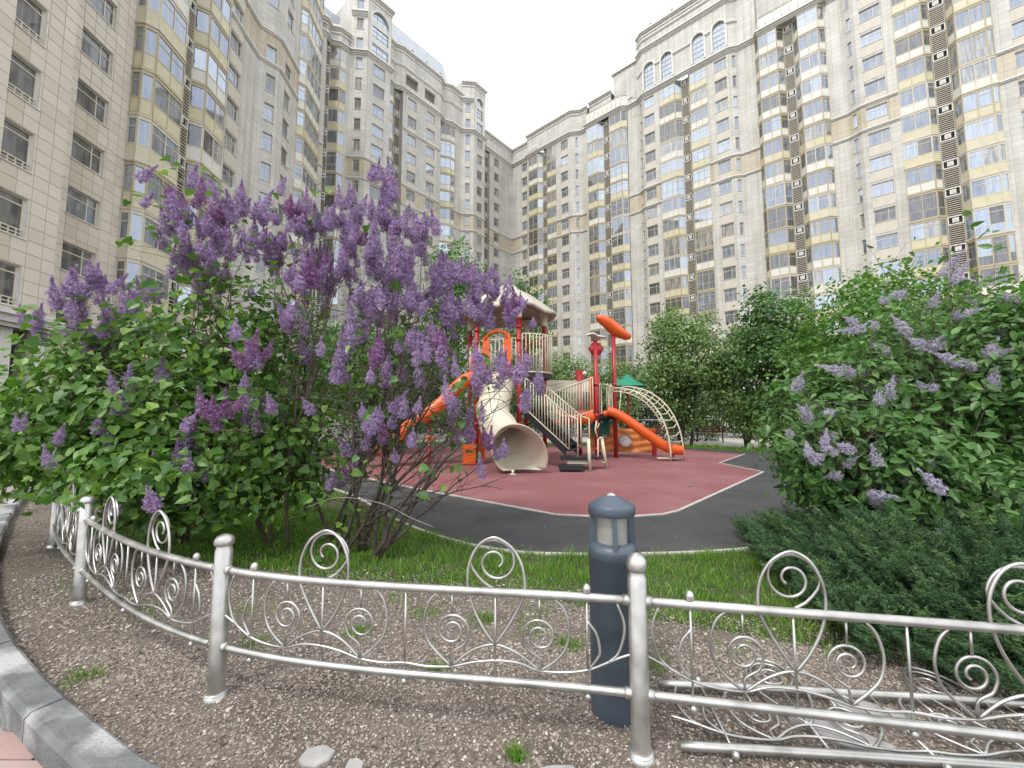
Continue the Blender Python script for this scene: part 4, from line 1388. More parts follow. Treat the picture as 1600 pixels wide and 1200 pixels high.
fence = thing('garden_fence', 'curved low steel fence with scrollwork running round the gravel bed', 'fence', (PC[4].x, PC[4].y, 0))
for i, p in enumerate(PC):
    mb = MB(); mb.lathe([(.0395, 0), (.0395, .72), (.0355, .724), (.0355, .745)], 20, (p.x, p.y, 0))
    po = obj('post', mb, M['steel'], fence)
    mb = MB(); mb.lathe([(.0365, .742), (.044, .746), (.046, .752), (.046, .762), (.043, .775), (.034, .787), (.018, .795), (.001, .798)], 20, (p.x, p.y, 0)) if i != 5 else mb.lathe([(.03, .742), (.038, .75), (.043, .762), (.044, .778), (.038, .798), (.024, .813), (.001, .82)], 20, (p.x, p.y, 0))
    obj('post_cap', mb, M['steel'], po)
    mb = MB(); mb.lathe([(.0405, .012), (.052, .010), (.054, -.02)] if True else [], 20, (p.x, p.y, .01)); mb.lathe([(.0405, .0175), (.050, .016), (.052, .010)], 20, (p.x, p.y, .012))
    obj('base_flange', mb, M['steel'], po)
for i in range(len(PC) - 1):
    L = (PC[i + 1] - PC[i]).length
    def W(x, z, off, i=i, L=L):
        u = min(1, max(0, x / L)); p = fpt(i, u)
        q = fpt(i, min(1, u + .01)) - fpt(i, max(0, u - .01)); q.normalize()
        return (p.x + q.y * off, p.y - q.x * off, z)
    panel_parts(fence, W, L)
    for z in (ZT, ZB):      # sleeves where the rails meet the posts
        for u0, u1 in ((.012, .03), (.97, .988)):
            mb = MB(); mb.tube([W(u0 * L, z, 0), W(u1 * L, z, 0)], .0225, 12); obj('rail_sleeve', mb, M['steel'], fence)

fallen = thing('fallen_fence_panel', 'loose scrollwork fence panel lying flat on the gravel behind the fence', 'fence panel', (.76, 1.77, .03))
fx = Vector((.9965, -.083, 0)); fy = Vector((.12, .993, 0))
def WF(x, z, off):
    p = Vector((.70, 1.80, .035)) + fx * x + fy * (z - ZB) * 1.02
    return (p.x, p.y, p.z + off + .006 * math.sin(x * 2) + .02 * (z - ZB))
panel_parts(fallen, WF, 2.0)

# ------------------------------------------------------------------ bollard light
M['bollard'] = noise_mat('blue_grey_paint', (0.058, 0.077, 0.102), (0.068, 0.089, 0.115), 5.0, 0.42, bump=.05, bscale=200)
M['lens'] = noise_mat('frosted_lens', (0.24, 0.24, 0.215), (0.33, 0.325, 0.30), 6.0, 0.15, spec=.8)
bx, by = .497, 2.06
bol = thing('bollard_light', 'dark blue grey round bollard light with conical cap standing behind the fence', 'bollard', (bx, by, 0))
mb = MB(); mb.lathe([(.114, -.05), (.114, .715), (.117, .717), (.117, .745), (.119, .752), (.117, .765), (.100, .787), (.02, .79)], 40, (bx, by, 0)); obj('column', mb, M['bollard'], bol)
mb = MB(); mb.lathe([(.074, .785), (.074, .925)], 32, (bx, by, 0)); lens = obj('lens', mb, M['lens'], bol)
mb = MB(); mb.lathe([(.035, .79), (.035, .85), (.02, .853)], 16, (bx, by, 0)); obj('lamp_socket', mb, M['span_white'], lens)
mb = MB(); mb.lathe([(.04, .918), (.108, .920), (.114, .925), (.114, .962), (.110, .968), (.06, .995), (.022, 1.012)], 40, (bx, by, 0)); cap = obj('cap', mb, M['bollard'], bol)
M['worn'] = noise_mat('worn_paint', (0.28, 0.29, 0.31), (0.5, 0.5, 0.5), 60.0, 0.5)
mb = MB(); mb.lathe([(.0225, 1.0115), (.012, 1.019), (.0005, 1.023)], 20, (bx, by, 0)); obj('cap_tip', mb, M['worn'], cap)
for k in range(4):
    a = -PI / 2 - .10 + k * PI / 2
    T = Matrix.Translation((bx, by, 0)) @ Matrix.Rotation(a, 4, 'Z')
    mb = MB(); mb.hexa([tuple(T @ Vector(q)) for q in ((.078, -.008, .76), (.1165, -.011, .745), (.1165, .011, .745), (.078, .008, .76), (.078, -.008, .93), (.107, -.010, .93), (.107, .010, .93), (.078, .008, .93))])
    obj('cap_rib', mb, M['bollard'], bol)

# sneakers of someone resting behind the right-hand lilac
M['sneaker'] = noise_mat('white_sneaker', (0.6, 0.6, 0.6), (0.72, 0.72, 0.72), 20, .6)
M['sole'] = noise_mat('grey_sole', (0.3, 0.3, 0.32), (0.4, 0.4, 0.42), 20, .8)
for (sx_, sy_, rz, lb) in ((6.02, 8.2, 2.6, 'white sneaker by the right lilac, the one farther from the fence'), (5.93, 7.92, 2.75, 'white sneaker by the right lilac, the one nearer the fence')):
    T = Matrix.Translation((sx_, sy_, 0)) @ Matrix.Rotation(rz, 4, 'Z')
    t = thing('sneaker', lb, 'shoe', (sx_, sy_, 0), rz, 'pair of white sneakers')
    rows = []
    for x, w, h in ((-.14, .028, .085), (-.12, .038, .10), (-.05, .040, .105), (.0, .040, .085), (.06, .045, .060), (.11, .042, .045), (.14, .02, .03)):
        rows.append([tuple(T @ Vector((x, w * math.sin(a) * (1 if True else 0), .02 + h * max(0, math.cos(a))))) for a in (-1.57, -1.1, -.5, 0, .5, 1.1, 1.57)])
    mb = MB(); mb.grid(rows); mb.face(rows[0]); mb.face(rows[-1]); obj('upper', mb, M['sneaker'], t)
    mb = MB()
    pr = [(-.145, .02), (-.13, .038), (0, .04), (.07, .048), (.13, .036), (.152, .0)]
    ring = pr + [(x, -w) for x, w in reversed(pr[:-1])]
    mb.face([tuple(T @ Vector((x, w, .026))) for x, w in ring])
    for i in range(len(ring)):
        a, b_ = ring[i], ring[(i + 1) % len(ring)]
        mb.face([tuple(T @ Vector((a[0], a[1], 0))), tuple(T @ Vector((b_[0], b_[1], 0))), tuple(T @ Vector((b_[0], b_[1], .026))), tuple(T @ Vector((a[0], a[1], .026)))])
    obj('sole', mb, M['sole'], t)
# a dry leaf on the red surface
mb = MB(); mb.face([(5.02, 9.95, .0), (5.08, 9.93, .03), (5.13, 9.97, .07), (5.07, 10.0, .03)]); mb.face([(5.13, 9.97, .07), (5.08, 9.93, .03), (5.14, 9.91, .02)])
tag(obj('dry_leaf', mb, M['dark'], None, Matrix.Translation((-1.45, -1.6, 0))), 'small dark curled leaf lying on the red play surface', 'leaf')

# litter: petals, grit and leaf scraps blown over the hard surfaces and the gravel
def scraps(name, n, boxr, sz, mat, lab, z):
    X = RNG.uniform(boxr[0], boxr[1], n); Y = boxr[2] + (boxr[3] - boxr[2]) * RNG.uniform(0, 1, n) ** 1.3
    a = RNG.uniform(0, 2 * PI, n); S = sz * RNG.uniform(.5, 1.5, n)
    c, s = np.cos(a) * S, np.sin(a) * S
    V = np.stack([np.stack([X - c, Y - s, np.full(n, z)], -1), np.stack([X + s * .5, Y - c * .5, np.full(n, z + .003)], -1), np.stack([X + c, Y + s, np.full(n, z + .001)], -1), np.stack([X - s * .5, Y + c * .5, z + S * .4], -1)], 1)
    F = np.array([(0, 1, 2), (0, 2, 3)])
    o = bpy.data.objects.new(name, np_mesh(name, V.reshape(-1, 3), (F[None] + (np.arange(n) * 4)[:, None, None]).reshape(-1, 3), mat)); place(o, None, I4)
    tag(o, lab, 'litter', kind='stuff')
M['scrap'] = island_mat('leaf_scraps', [(0.10, 0.07, 0.045), (0.20, 0.15, 0.10), (0.30, 0.25, 0.24), (0.06, 0.05, 0.04), (0.36, 0.30, 0.36)], rough=.9)
scraps('fallen_scraps', 1500, (-4, 8, 4.4, 16), .012, M['scrap'], 'tiny dry scraps and petals scattered over the red surface and path', .001)
scraps('gravel_litter', 1300, (-3.2, 2.4, 1.5, 3.6), .011, M['scrap'], 'small dry leaf and petal scraps lying on the gravel', .006)

# ================================================================== PLAYGROUND
def plast(name, c, rough=.35):
    return noise_mat(name, tuple(x * .93 for x in c), tuple(min(1, x * 1.05) for x in c), 3.0, rough, bump=.04, bscale=120)
M['pred'] = plast('red_paint', (0.36, 0.018, 0.025), .4)
M['orange'] = plast('orange_plastic', (0.66, 0.10, 0.012), .38)
M['orange2'] = plast('light_orange_plastic', (0.70, 0.24, 0.06), .45)
M['cream'] = plast('cream_plastic', (0.55, 0.50, 0.385), .4)
M['rail'] = plast('cream_railing', (0.60, 0.55, 0.42), .4)
M['deck'] = plast('black_coated_steel', (0.016, 0.016, 0.018), .55)
M['green'] = plast('green_plastic', (0.0, 0.13, 0.07), .45)
M['canopy_green'] = plast('green_canopy', (0.01, 0.22, 0.13), .7)
M['cream_roof'] = noise_mat('cream_roof', (0.36, 0.32, 0.25), (0.45, 0.41, 0.33), 2.2, .45, c3=(0.52, 0.49, 0.43), scale3=1.4)

ps = thing('play_structure', 'big red orange and cream play tower with tube slide, stairs, bridge and arched climber', 'play structure', (1.2, 12.5, 0))
def tb(name, pts, r, mt, parent=ps, seg=10, sm=True):
    mb = MB(); mb.tube(pts, r, seg, smooth=sm); return obj(name, mb, mt, parent)
def bx_(name, c, s, mt, parent=ps, rz=0.0, rx=0.0, ry=0.0):
    T = Matrix.Translation(c) @ Matrix.Rotation(rz, 4, 'Z') @ Matrix.Rotation(ry, 4, 'Y') @ Matrix.Rotation(rx, 4, 'X')
    mb = MB(); mb.box(-s[0] / 2, s[0] / 2, -s[1] / 2, s[1] / 2, -s[2] / 2, s[2] / 2, 0, T); return obj(name, mb, mt, parent)

ZD = 2.72     # tower deck
TP = dict(fl=(-1.07, 12.15), fr=(.20, 11.65), br=(1.04, 12.85), bk=(.50, 13.9), bl=(-1.42, 13.5))
def post(p, z1, collars=()):
    o = tb('post', [(p[0], p[1], 0), (p[0], p[1], z1)], .07, M['pred'], seg=16)
    for z in collars:
        tb('collar', [(p[0], p[1], z - .05), (p[0], p[1], z + .05)], .088, M['pred'], o, 16)
    return o
for k, p in TP.items():
    post(p, 4.75, (ZD - .1, ZD + .95, 4.05, 1.2))
# deck
def prism(name, pts, z0, z1, mt, parent=ps):
    mb = MB()
    mb.face([(x, y, z1) for x, y in pts]); mb.face([(x, y, z0) for x, y in reversed(pts)])
    for i in range(len(pts)):
        a, b = pts[i], pts[(i + 1) % len(pts)]
        mb.face([(a[0], a[1], z0), (b[0], b[1], z0), (b[0], b[1], z1), (a[0], a[1], z1)])
    return obj(name, mb, mt, parent)
prism('deck', [(-1.14, 12.05), (.2, 11.52), (1.22, 12.2), (1.16, 12.95), (.55, 14.0), (-1.5, 13.6)], ZD - .14, ZD - .02, M['deck'])

def railing(a, b, z0, z1, n, za=0.0, zb=0.0, r=.013, rr=.019, ends=True, parent=ps, name='railing'):
    """balustrade from a to b: rails plus single bars. za, zb lift the ends"""
    root = MB()
    A, B = Vector((a[0], a[1], 0)), Vector((b[0], b[1], 0))
    def P(u, z): p = A.lerp(B, u); return (p.x, p.y, z + za + (zb - za) * u)
    root.tube([P(0, z1), P(.5, z1), P(1, z1)], rr, 8); root.tube([P(0, z0), P(1, z0)], rr * .9, 8)
    o = obj(name, root, M['rail'], parent)
    for i in range(n + 1):
        if not ends and i in (0, n): continue
        mb = MB(); mb.tube([P(i / n, z0), P(i / n, z1)], rr if i in (0, n) else r, 6); obj('bar', mb, M['rail'], o)
    return o
# curved front balustrade of the tower (bulges outward)
bal = [(.30, 11.62), (.62, 11.63), (.90, 11.75), (1.12, 11.98), (1.22, 12.25), (1.20, 12.6), (1.08, 12.8)]
mb = MB()
for z in (ZD, ZD + 1.12): mb.tube([(x, y, z) for x, y in bal], .02, 8)
rb = obj('railing', mb, M['rail'], ps)
BC = catmull([(x, y, 0) for x, y in bal], 3)
for q in BC:
    mb = MB(); mb.tube([(q.x, q.y, ZD), (q.x, q.y, ZD + 1.12)], .013, 6); obj('bar', mb, M['rail'], rb)
railing((-1.0, 12.12), (.12, 11.68), ZD, ZD + 1.0, 9)
railing((-1.42, 13.4), (-1.1, 12.25), ZD, ZD + 1.0, 8)
railing((1.0, 12.95), (.55, 13.85), ZD, ZD + 1.0, 8)
# orange arched gateways on the tower
for (xa, ya), (xb, yb), h in (((-.86, 12.07), (-.72, 12.01), 1.12), ((-.20, 11.82), (-.06, 11.76), 1.18)):
    g = MB(); rows = []
    for z, w in ((0, 1), (.6, 1), (.95, .95), (1.08, .75), (h, .4)):
        cx_, cy_ = (xa + xb) / 2, (ya + yb) / 2
        hx, hy = (xb - xa) / 2 * 1.6 * w, (yb - ya) / 2 * 1.6 * w
        rows.append([(cx_ - hx, cy_ - hy - .04, ZD + z), (cx_ + hx, cy_ + hy - .04, ZD + z), (cx_ + hx, cy_ + hy + .04, ZD + z), (cx_ - hx, cy_ - hy + .04, ZD + z)])
    g.grid(rows, closed=True, smooth=False); g.face(rows[-1])
    obj('orange_side_panel', g, M['orange'], ps)
tb('orange_arch', [(-.80, 12.03, ZD + 1.0), (-.7, 12.0, ZD + 1.2), (-.45, 11.9, ZD + 1.26), (-.2, 11.82, ZD + 1.2), (-.12, 11.79, ZD + 1.0)], .055, M['orange'])
tb('orange_arch', [(.55, 13.8, ZD + .3), (.5, 13.4, ZD + .95), (.66, 12.9, ZD + 1.1), (.95, 12.75, ZD + 1.12)], .07, M['orange2'])
bx_('toy_panel', (1.02, 12.72, ZD + .95), (.14, .05, .35), M['pred'])
for dx, dz in ((-.12, .18), (.02, .24), (.14, .19)):
    g = MB(); g.lathe([(.001, -.06), (.05, -.04), (.062, 0), (.05, .04), (.001, .055)], 10, (1.03 + dx, 12.70, ZD + 1.02 + dz)); obj('toy_knob', g, M['rail'], ps)
# roof: soft five-sided cream canopy with sockets over the posts
cx_, cy_ = -.12, 12.75
rim = []
NR = 30
angs = sorted((math.atan2(p[1] - cy_, p[0] - cx_), math.hypot(p[0] - cx_, p[1] - cy_)) for p in TP.values())
def rad(a):
    best = 0
    for pa, pr in angs:
        d = abs((a - pa + PI) % (2 * PI) - PI)
        best = max(best, (pr + .42) * math.exp(-(d / .55) ** 2) + 1.32 * (1 - math.exp(-(d / .55) ** 2)))
    return best
g = MB(); rows = []
for f, z in ((.03, 5.62), (.16, 5.60), (.22, 5.50), (.45, 5.32), (.68, 5.05), (.86, 4.83), (.97, 4.72), (1.0, 4.66), (.985, 4.60), (.94, 4.60), (.8, 4.72), (.6, 4.92), (.3, 5.15), (.05, 5.2)):
    rows.append([(cx_ + rad(2 * PI * j / NR) * f * math.cos(2 * PI * j / NR), cy_ + rad(2 * PI * j / NR) * f * math.sin(2 * PI * j / NR), z + (.05 * math.cos(5 * 2 * PI * j / NR) if .5 < f < 1.1 else 0)) for j in range(NR)])
g.grid(rows, closed=True); g.face(rows[0])
rfo = obj('roof', g, M['cream_roof'], ps)
for p in TP.values():
    g = MB(); g.lathe([(.085, 4.32), (.095, 4.34), (.098, 4.42), (.12, 4.58), (.2, 4.75)], 14, (p[0], p[1], 0)); obj('roof_socket', g, M['cream'], rfo)

# tube slide
path = catmull([(-.35, 12.0, 2.35), (-.42, 11.65, 2.15), (-.50, 11.2, 1.82), (-.50, 10.85, 1.43), (-.30, 10.6, 1.06), (-.08, 10.35, .78)], 6)
rr = [.44 + .02 * math.sin(i * .9) + .06 * max(0, (i / (len(path) - 1) - .55) / .45) for i in range(len(path))]
g = MB(); g.tube(path, rr, 26, cap=False)
g.face(g.v[:26]); tube = obj('tube_slide', g, M['cream'], ps)
for i, s in ((2, 1.06), (9, 1.06), (15, 1.05)):
    g = MB(); g.tube([path[i], path[i] + (path[i + 1] - path[i]).normalized() * .06], rr[i] * s, 26); 
    g = MB(); g.tube([path[i], path[i] + (path[i + 1] - path[i]).normalized() * .05], [rr[i] * s] * 2, 26, cap=False); obj('flange', g, M['cream'], tube)
# flared mouth: scoop whose rim leans back
ax = (path[-1] - path[-3]).normalized()
mc0 = path[-1]
X1 = Vector((1, .12, 0)).normalized(); Z1 = X1.cross(ax).normalized()
if Z1.z < 0: Z1 = -Z1
g = MB(); rows = []
NM = 36
def ring(c, r1, r2, lean, sq=0.0):
    out = []
    for j in range(NM):
        a = 2 * PI * j / NM
        ca_, sa_ = math.cos(a), math.sin(a)
        p = c + X1 * (r1 * ca_) + Z1 * (r2 * sa_) + ax * (-lean * sa_)
        out.append((p.x, p.y, max(p.z, .07)))
    return out
m1 = mc0 + ax * .12; m2 = mc0 + ax * .26 + Vector((.05, -.02, -.02)); m3 = mc0 + ax * .38 + Vector((.08, -.03, -.03))
rows = [ring(mc0 - ax * .22, rr[-1] - .02, rr[-1] - .02, .0), ring(m1, .53, .53, .10), ring(m2, .60, .60, .25), ring(m3, .655, .66, .36), ring(m3 + ax * .03, .685, .69, .38), ring(m3 + ax * .01, .70, .705, .38), ring(m3 - ax * .03, .695, .70, .36), ring(m2 - ax * .04, .63, .63, .25), ring(m1 - ax * .05, .555, .555, .10), ring(mc0 - ax * .22, rr[-1] + .03, rr[-1] + .03, 0)]
g.grid(rows, closed=True)
obj('slide_mouth', g, M['cream'], tube)
tb('slide_foot', [(.02, 10.0, .12), (.02, 10.0, 0)], .035, M['cream'], tube)
tb('slide_foot', [(.02, 10.0, .02), (.02, 10.0, 0)], .09, M['cream'], tube)

# wavy orange slide running down to the left
sp_ = catmull([(-1.15, 12.6, 2.60), (-1.5, 12.45, 2.35), (-1.95, 12.3, 1.85), (-2.45, 12.15, 1.40), (-2.9, 12.05, 1.12), (-3.3, 11.95, .72), (-3.7, 11.85, .42), (-4.1, 11.8, .38)], 4)
def trough(name, P, hw, hgt, mt, parent, thick=.035, upv=(0, 0, 1)):
    g = MB(); rows = []
    for i in range(len(P)):
        t = (P[min(i + 1, len(P) - 1)] - P[max(i - 1, 0)]).normalized()
        s = t.cross(Vector(upv)).normalized(); u = s.cross(t).normalized()
        prof = [(-hw - thick, hgt), (-hw, hgt), (-hw * .9, .06), (-hw * .6, 0), (hw * .6, 0), (hw * .9, .06), (hw, hgt), (hw + thick, hgt), (hw + thick, -.02), (hw * .6, -.07), (-hw * .6, -.07), (-hw - thick, -.02)]
        rows.append([tuple(P[i] + s * a + u * b) for a, b in prof])
    g.grid(rows, closed=True, smooth=True); g.face(rows[0]); g.face(rows[-1])
    return obj(name, g, mt, parent)
osl = trough('orange_slide', sp_, .34, .30, M['orange'], ps)
for q in ((-2.45, 12.15, 1.33), (-3.4, 11.93, .6)):
    tb('slide_leg', [(q[0], q[1], 0), q], .035, M['pred'], osl)
tb('entry_hood', [(-1.15, 12.32, ZD), (-1.18, 12.33, ZD + .7), (-1.2, 12.6, ZD + 1.0), (-1.25, 12.9, ZD + .7), (-1.25, 12.9, ZD)], .07, M['orange'])
# orange steps block beneath the tower front
bx_('climbing_step', (-1.28, 12.15, .3), (.36, .30, .56), M['orange'], rz=.2); bx_('climbing_step', (-1.05, 12.5, .55), (.4, .3, 1.0), M['orange'], rz=.2)

# lower mid deck reached by stairs, between the tower and the right posts
ZM = 1.45
A_, B_ = (2.82, 13.5), (3.62, 14.2)
pa = post(A_, 4.0, (ZM + .02, 2.5, .35)); pb = post(B_, 4.42, (ZM + .02, 2.55))
pc_ = post((2.5, 14.9), 3.0, ()); pd_ = post((3.3, 15.4), 3.0, ())
prism('deck', [(2.72, 13.42), (3.68, 14.1), (3.35, 15.5), (2.4, 15.0)], ZM - .1, ZM, M['deck'])
prism('deck', [(.1, 12.0), (.95, 11.9), (1.25, 12.75), (.4, 13.2)], 1.62, 1.72, M['deck'])
bx_('infill_panel', (2.05, 14.9, 2.55), (1.9, .05, .42), M['cream'], rz=.1)
# stairs from the ground (right) up to the left
SB, ST = Vector((1.75, 11.25, .40)), Vector((.60, 12.0, 1.55))
d2 = Vector((ST.x - SB.x, ST.y - SB.y, 0)); sl = d2.length; sd = d2.normalized(); sn_ = Vector((-sd.y, sd.x, 0))
stair = MB()
for s in (-.36, .36):
    a, b = SB + sn_ * s + Vector((0, 0, .12)) + sd * .12, ST + sn_ * s
    h = .15
    w = sn_ * .02
    stair.hexa([tuple(a - w - Vector((0, 0, h))), tuple(b - w - Vector((0, 0, h))), tuple(b + w - Vector((0, 0, h))), tuple(a + w - Vector((0, 0, h))), tuple(a - w + Vector((0, 0, h))), tuple(b - w + Vector((0, 0, h))), tuple(b + w + Vector((0, 0, h))), tuple(a + w + Vector((0, 0, h)))])
sto = obj('stair_stringers', stair, M['deck'], ps)
for k in range(8):
    u = (k + .6) / 8
    c = SB.lerp(ST, u)
    bx_('tread', (c.x, c.y, c.z + .02), (.26, .70, .035), M['deck'], sto, rz=math.atan2(sd.y, sd.x))
    bx_('riser', (c.x + sd.x * .12, c.y + sd.y * .12, c.z + .10), (.012, .68, .14), M['deck'], sto, rz=math.atan2(sd.y, sd.x))
# two starting steps in front
bx_('lower_step', (1.55, 10.72, .10), (.62, .42, .12), M['deck'], rz=-.05)
bx_('lower_step', (1.72, 10.98, .31), (.8, .36, .09), M['deck'], rz=-.05)
bx_('step_riser', (1.78, 10.85, .22), (.62, .03, .10), M['cream'], rz=-.05)
bx_('platform_step', (2.15, 11.35, .30), (.7, .5, .06), M['deck'], rz=-.3)
for s, n in ((-.40, 15), (.40, 15)):
    a = SB + sn_ * s; b = ST + sn_ * s
    railing((a.x, a.y), (b.x, b.y), .10, 1.0, n, za=.44, zb=1.55)
    e = Vector((a.x, a.y, 0)) - sd * .25
    tb('handrail_end', [(a.x, a.y, 1.44), (e.x, e.y, 1.36), (e.x, e.y, .35)], .02, M['rail'])
# arched bridge from the lower landing to the mid deck
br = catmull([(1.25, 12.9, 1.62), (1.7, 13.05, 1.45), (2.2, 13.25, 1.35), (2.72, 13.45, 1.42)], 4)
trough('bridge_floor', br, .02, .10, M['orange'], ps, .03)
for dy in (0.0, .85):
    o_ = MB(); top = [Vector((1.15, 12.75 + dy, 2.15)), Vector((1.9, 13.0 + dy, 2.42)), Vector((2.68, 13.35 + dy, 2.72))]
    bot = [Vector((1.15, 12.75 + dy, 1.60)), Vector((1.9, 13.0 + dy, 1.42)), Vector((2.68, 13.35 + dy, 1.62))]
    TT, BB = catmull(top, 8), catmull(bot, 8)
    o_.tube(TT, .02, 8); o_.tube(BB, .02, 8)
    ro = obj('railing', o_, M['rail'], ps)
    for p, q in zip(TT, BB):
        mb = MB(); mb.tube([p, q], .014, 6); obj('bar', mb, M['rail'], ro)
for x0, y0, w, mt, z in ((1.35, 12.95, .30, 'orange', 1.22), (1.75, 13.05, .34, 'pred', 1.30), (2.35, 13.3, .5, 'orange', 1.40)):
    g = MB(); g.lathe([(.001, -w * .45), (w * .6, -w * .38), (w * .8, 0), (w * .6, w * .38), (.001, w * .45)], 12, (x0, y0, z), sy=.25); obj('bridge_block', g, M[mt], ps)
bx_('orange_upright', (2.66, 13.5, 2.1), (.13, .09, 1.35), M['orange'])
# cream gate loops between posts A and B
for t in (.22, .42, .62, .80):
    c = Vector((A_[0] + (B_[0] - A_[0]) * t, A_[1] + (B_[1] - A_[1]) * t, 0)); dx = Vector((B_[0] - A_[0], B_[1] - A_[1], 0)).normalized() * .055
    if .38 < t < .58: continue
    tb('gate_loop', [tuple(c - dx + Vector((0, 0, ZM + .08))), tuple(c - dx + Vector((0, 0, ZM + 1.0))), tuple(c + Vector((0, 0, ZM + 1.12))), tuple(c + dx + Vector((0, 0, ZM + 1.0))), tuple(c + dx + Vector((0, 0, ZM + .08))), tuple(c - dx + Vector((0, 0, ZM + .08)))], .019, M['rail'], seg=8)
bx_('red_back_panel', (3.1, 14.9, 2.15), (.3, .06, .85), M['pred'])
g = MB(); g.lathe([(.001, -.1), (.12, -.08), (.15, 0), (.12, .09), (.001, .11)], 14, (3.2, 13.85, ZM + .07), sy=.7); obj('orange_hump', g, M['orange'], ps)
# finials
def blob(name, rows, mt, parent=ps):
    g = MB(); g.grid(rows, closed=True); g.face(rows[0]); g.face(list(reversed(rows[-1]))); return obj(name, g, mt, parent)
def body_along(pts, ry, rz_, n=14):
    rows = []
    P = [Vector(p) for p in pts]
    for i, p in enumerate(P):
        t = (P[min(i + 1, len(P) - 1)] - P[max(i - 1, 0)]).normalized()
        s = t.cross(Vector((0, 0, 1))).normalized(); u = s.cross(t).normalized()
        rows.append([tuple(p + s * ry[i] * math.cos(2 * PI * j / n) + u * rz_[i] * math.sin(2 * PI * j / n)) for j in range(n)])
    return rows
blob('orange_finial', body_along([(2.98, 14.0, 4.90), (3.03, 14.02, 4.92), (3.15, 14.05, 4.88), (3.38, 14.12, 4.76), (3.62, 14.2, 4.58), (3.85, 14.26, 4.44), (4.1, 14.32, 4.32), (4.24, 14.36, 4.30), (4.29, 14.37, 4.31)],
     [.02, .12, .18, .22, .22, .20, .18, .12, .02], [.02, .11, .16, .20, .24, .20, .16, .11, .01]), M['orange'])
tb('finial_neck', [(3.62, 14.2, 4.30), (3.62, 14.2, 4.5)], [.075, .15], M['orange'], seg=14)
blob('cream_finial', body_along([(2.50, 13.42, 4.14), (2.56, 13.44, 4.18), (2.70, 13.47, 4.20), (2.84, 13.5, 4.12), (3.0, 13.53, 4.10), (3.14, 13.56, 4.12), (3.2, 13.57, 4.08)],
     [.02, .14, .2, .22, .2, .14, .02], [.01, .035, .05, .065, .05, .035, .01]), M['span_white'])
g = MB(); g.lathe([(.001, -.10), (.10, -.085), (.20, -.04), (.24, 0), (.20, .04), (.10, .085), (.001, .10)], 6, (0, 0, 0)); 
obj('red_disc', g, M['pred'], ps, Matrix.Translation((2.86, 13.58, 3.72)) @ Matrix.Rotation(PI / 2, 4, 'X') @ Matrix.Scale(1.15, 4, Vector((1, 0, 0))))
# straight orange slide on the right
s2 = catmull([(3.30, 13.95, 1.52), (3.6, 13.85, 1.42), (4.2, 13.65, .98), (4.75, 13.5, .55), (5.15, 13.42, .30), (5.55, 13.36, .24)], 4)
osl2 = trough('straight_slide', s2, .24, .24, M['orange'], ps)
tb('slide_leg', [(5.3, 13.4, 0), (5.3, 13.4, .24)], .03, M['pred'], osl2)
bx_('slide_foot_plate', (5.1, 13.35, .07), (.7, .12, .05), M['rail'], osl2)
# arched climber: two pairs of curved rails with loop rungs
def arc_rail(x0, y0, z0, x1, y1, n=14):
    P = []
    for k in range(n + 1):
        a = PI / 2 * k / n * 1.02
        P.append(Vector((x0 + (x1 - x0) * math.sin(a) ** .95, y0 + (y1 - y0) * math.sin(a), z0 * math.cos(a) ** .82 if math.cos(a) > 0 else 0)))
    return P
R1 = arc_rail(3.55, 14.0, 2.42, 5.05, 12.95); R2 = arc_rail(3.95, 14.45, 2.5, 5.65, 13.4)
climb = MB(); climb.tube(R1, .024, 10); cl = obj('arch_climber_rail', climb, M['rail'], ps)
climb = MB(); climb.tube(R2, .024, 10); obj('arch_climber_rail', climb, M['rail'], ps)
def inner(P, d): return [p + Vector((-.06, 0, -d)) for p in P]
I1 = inner(R1, .12)[:10]; I2 = inner(R2, .12)[:10]
for I_, RR in ((I1, R1), (I2, R2)):
    mb = MB(); mb.tube([RR[0]] + I_ + [RR[10]], .016, 8); obj('inner_rail', mb, M['rail'], cl)
for k in range(2, 14, 1):
    p, q = R1[k], R2[k]
    dn = Vector((-.13, -.02, -.15)) if k < 12 else Vector((-.05, 0, -.05))
    mb = MB(); mb.tube([p, p + dn, q + dn, q], .016, 8); obj('rung', mb, M['rail'], cl)
tb('gate_rail', [(3.15, 13.85, 2.55), (3.5, 13.9, 2.45), (3.62, 14.0, 2.35)], .018, M['rail'])
tb('gate_rail', [(3.6, 14.2, ZM + .1), (3.75, 14.1, ZM + .15), (3.85, 14.2, 2.35)], .018, M['rail'])
# panels under the mid deck
bx_('green_panel', (3.2, 14.6, 1.08), (.62, .05, .62), M['green'])
pnl = thing('portholed_play_wall', 'low orange play wall with round white portholes behind the red posts', 'play panel', (3.6, 15.2, 0))
def wav(name, x0, x1, y0, y1, z0, z1, mt, n=10, relief=True):
    g = MB(); rows = []
    for i in range(n + 1):
        u = i / n; rw = []
        for j in range(13):
            v = j / 12
            d = .035 * math.sin(v * 22 + math.sin(u * 5) * 1.5) if relief else 0
            rw.append((x0 + (x1 - x0) * u, y0 + (y1 - y0) * u - d, z0 + (z1 - z0) * v))
        rows.append(rw)
    g.grid(rows); rows2 = [[(x, y + .1, z) for x, y, z in r] for r in rows]
    g.face([rows[0][0], rows[-1][0], rows2[-1][0], rows2[0][0]]); g.face([rows[0][-1], rows[-1][-1], rows2[-1][-1], rows2[0][-1]])
    g.face([rows[0][0], rows[0][-1], rows2[0][-1], rows2[0][0]]); g.face([rows[-1][0], rows[-1][-1], rows2[-1][-1], rows2[-1][0]])
    g.face([rows2[0][0], rows2[-1][0], rows2[-1][-1], rows2[0][-1]])
    return obj(name, g, mt, pnl)
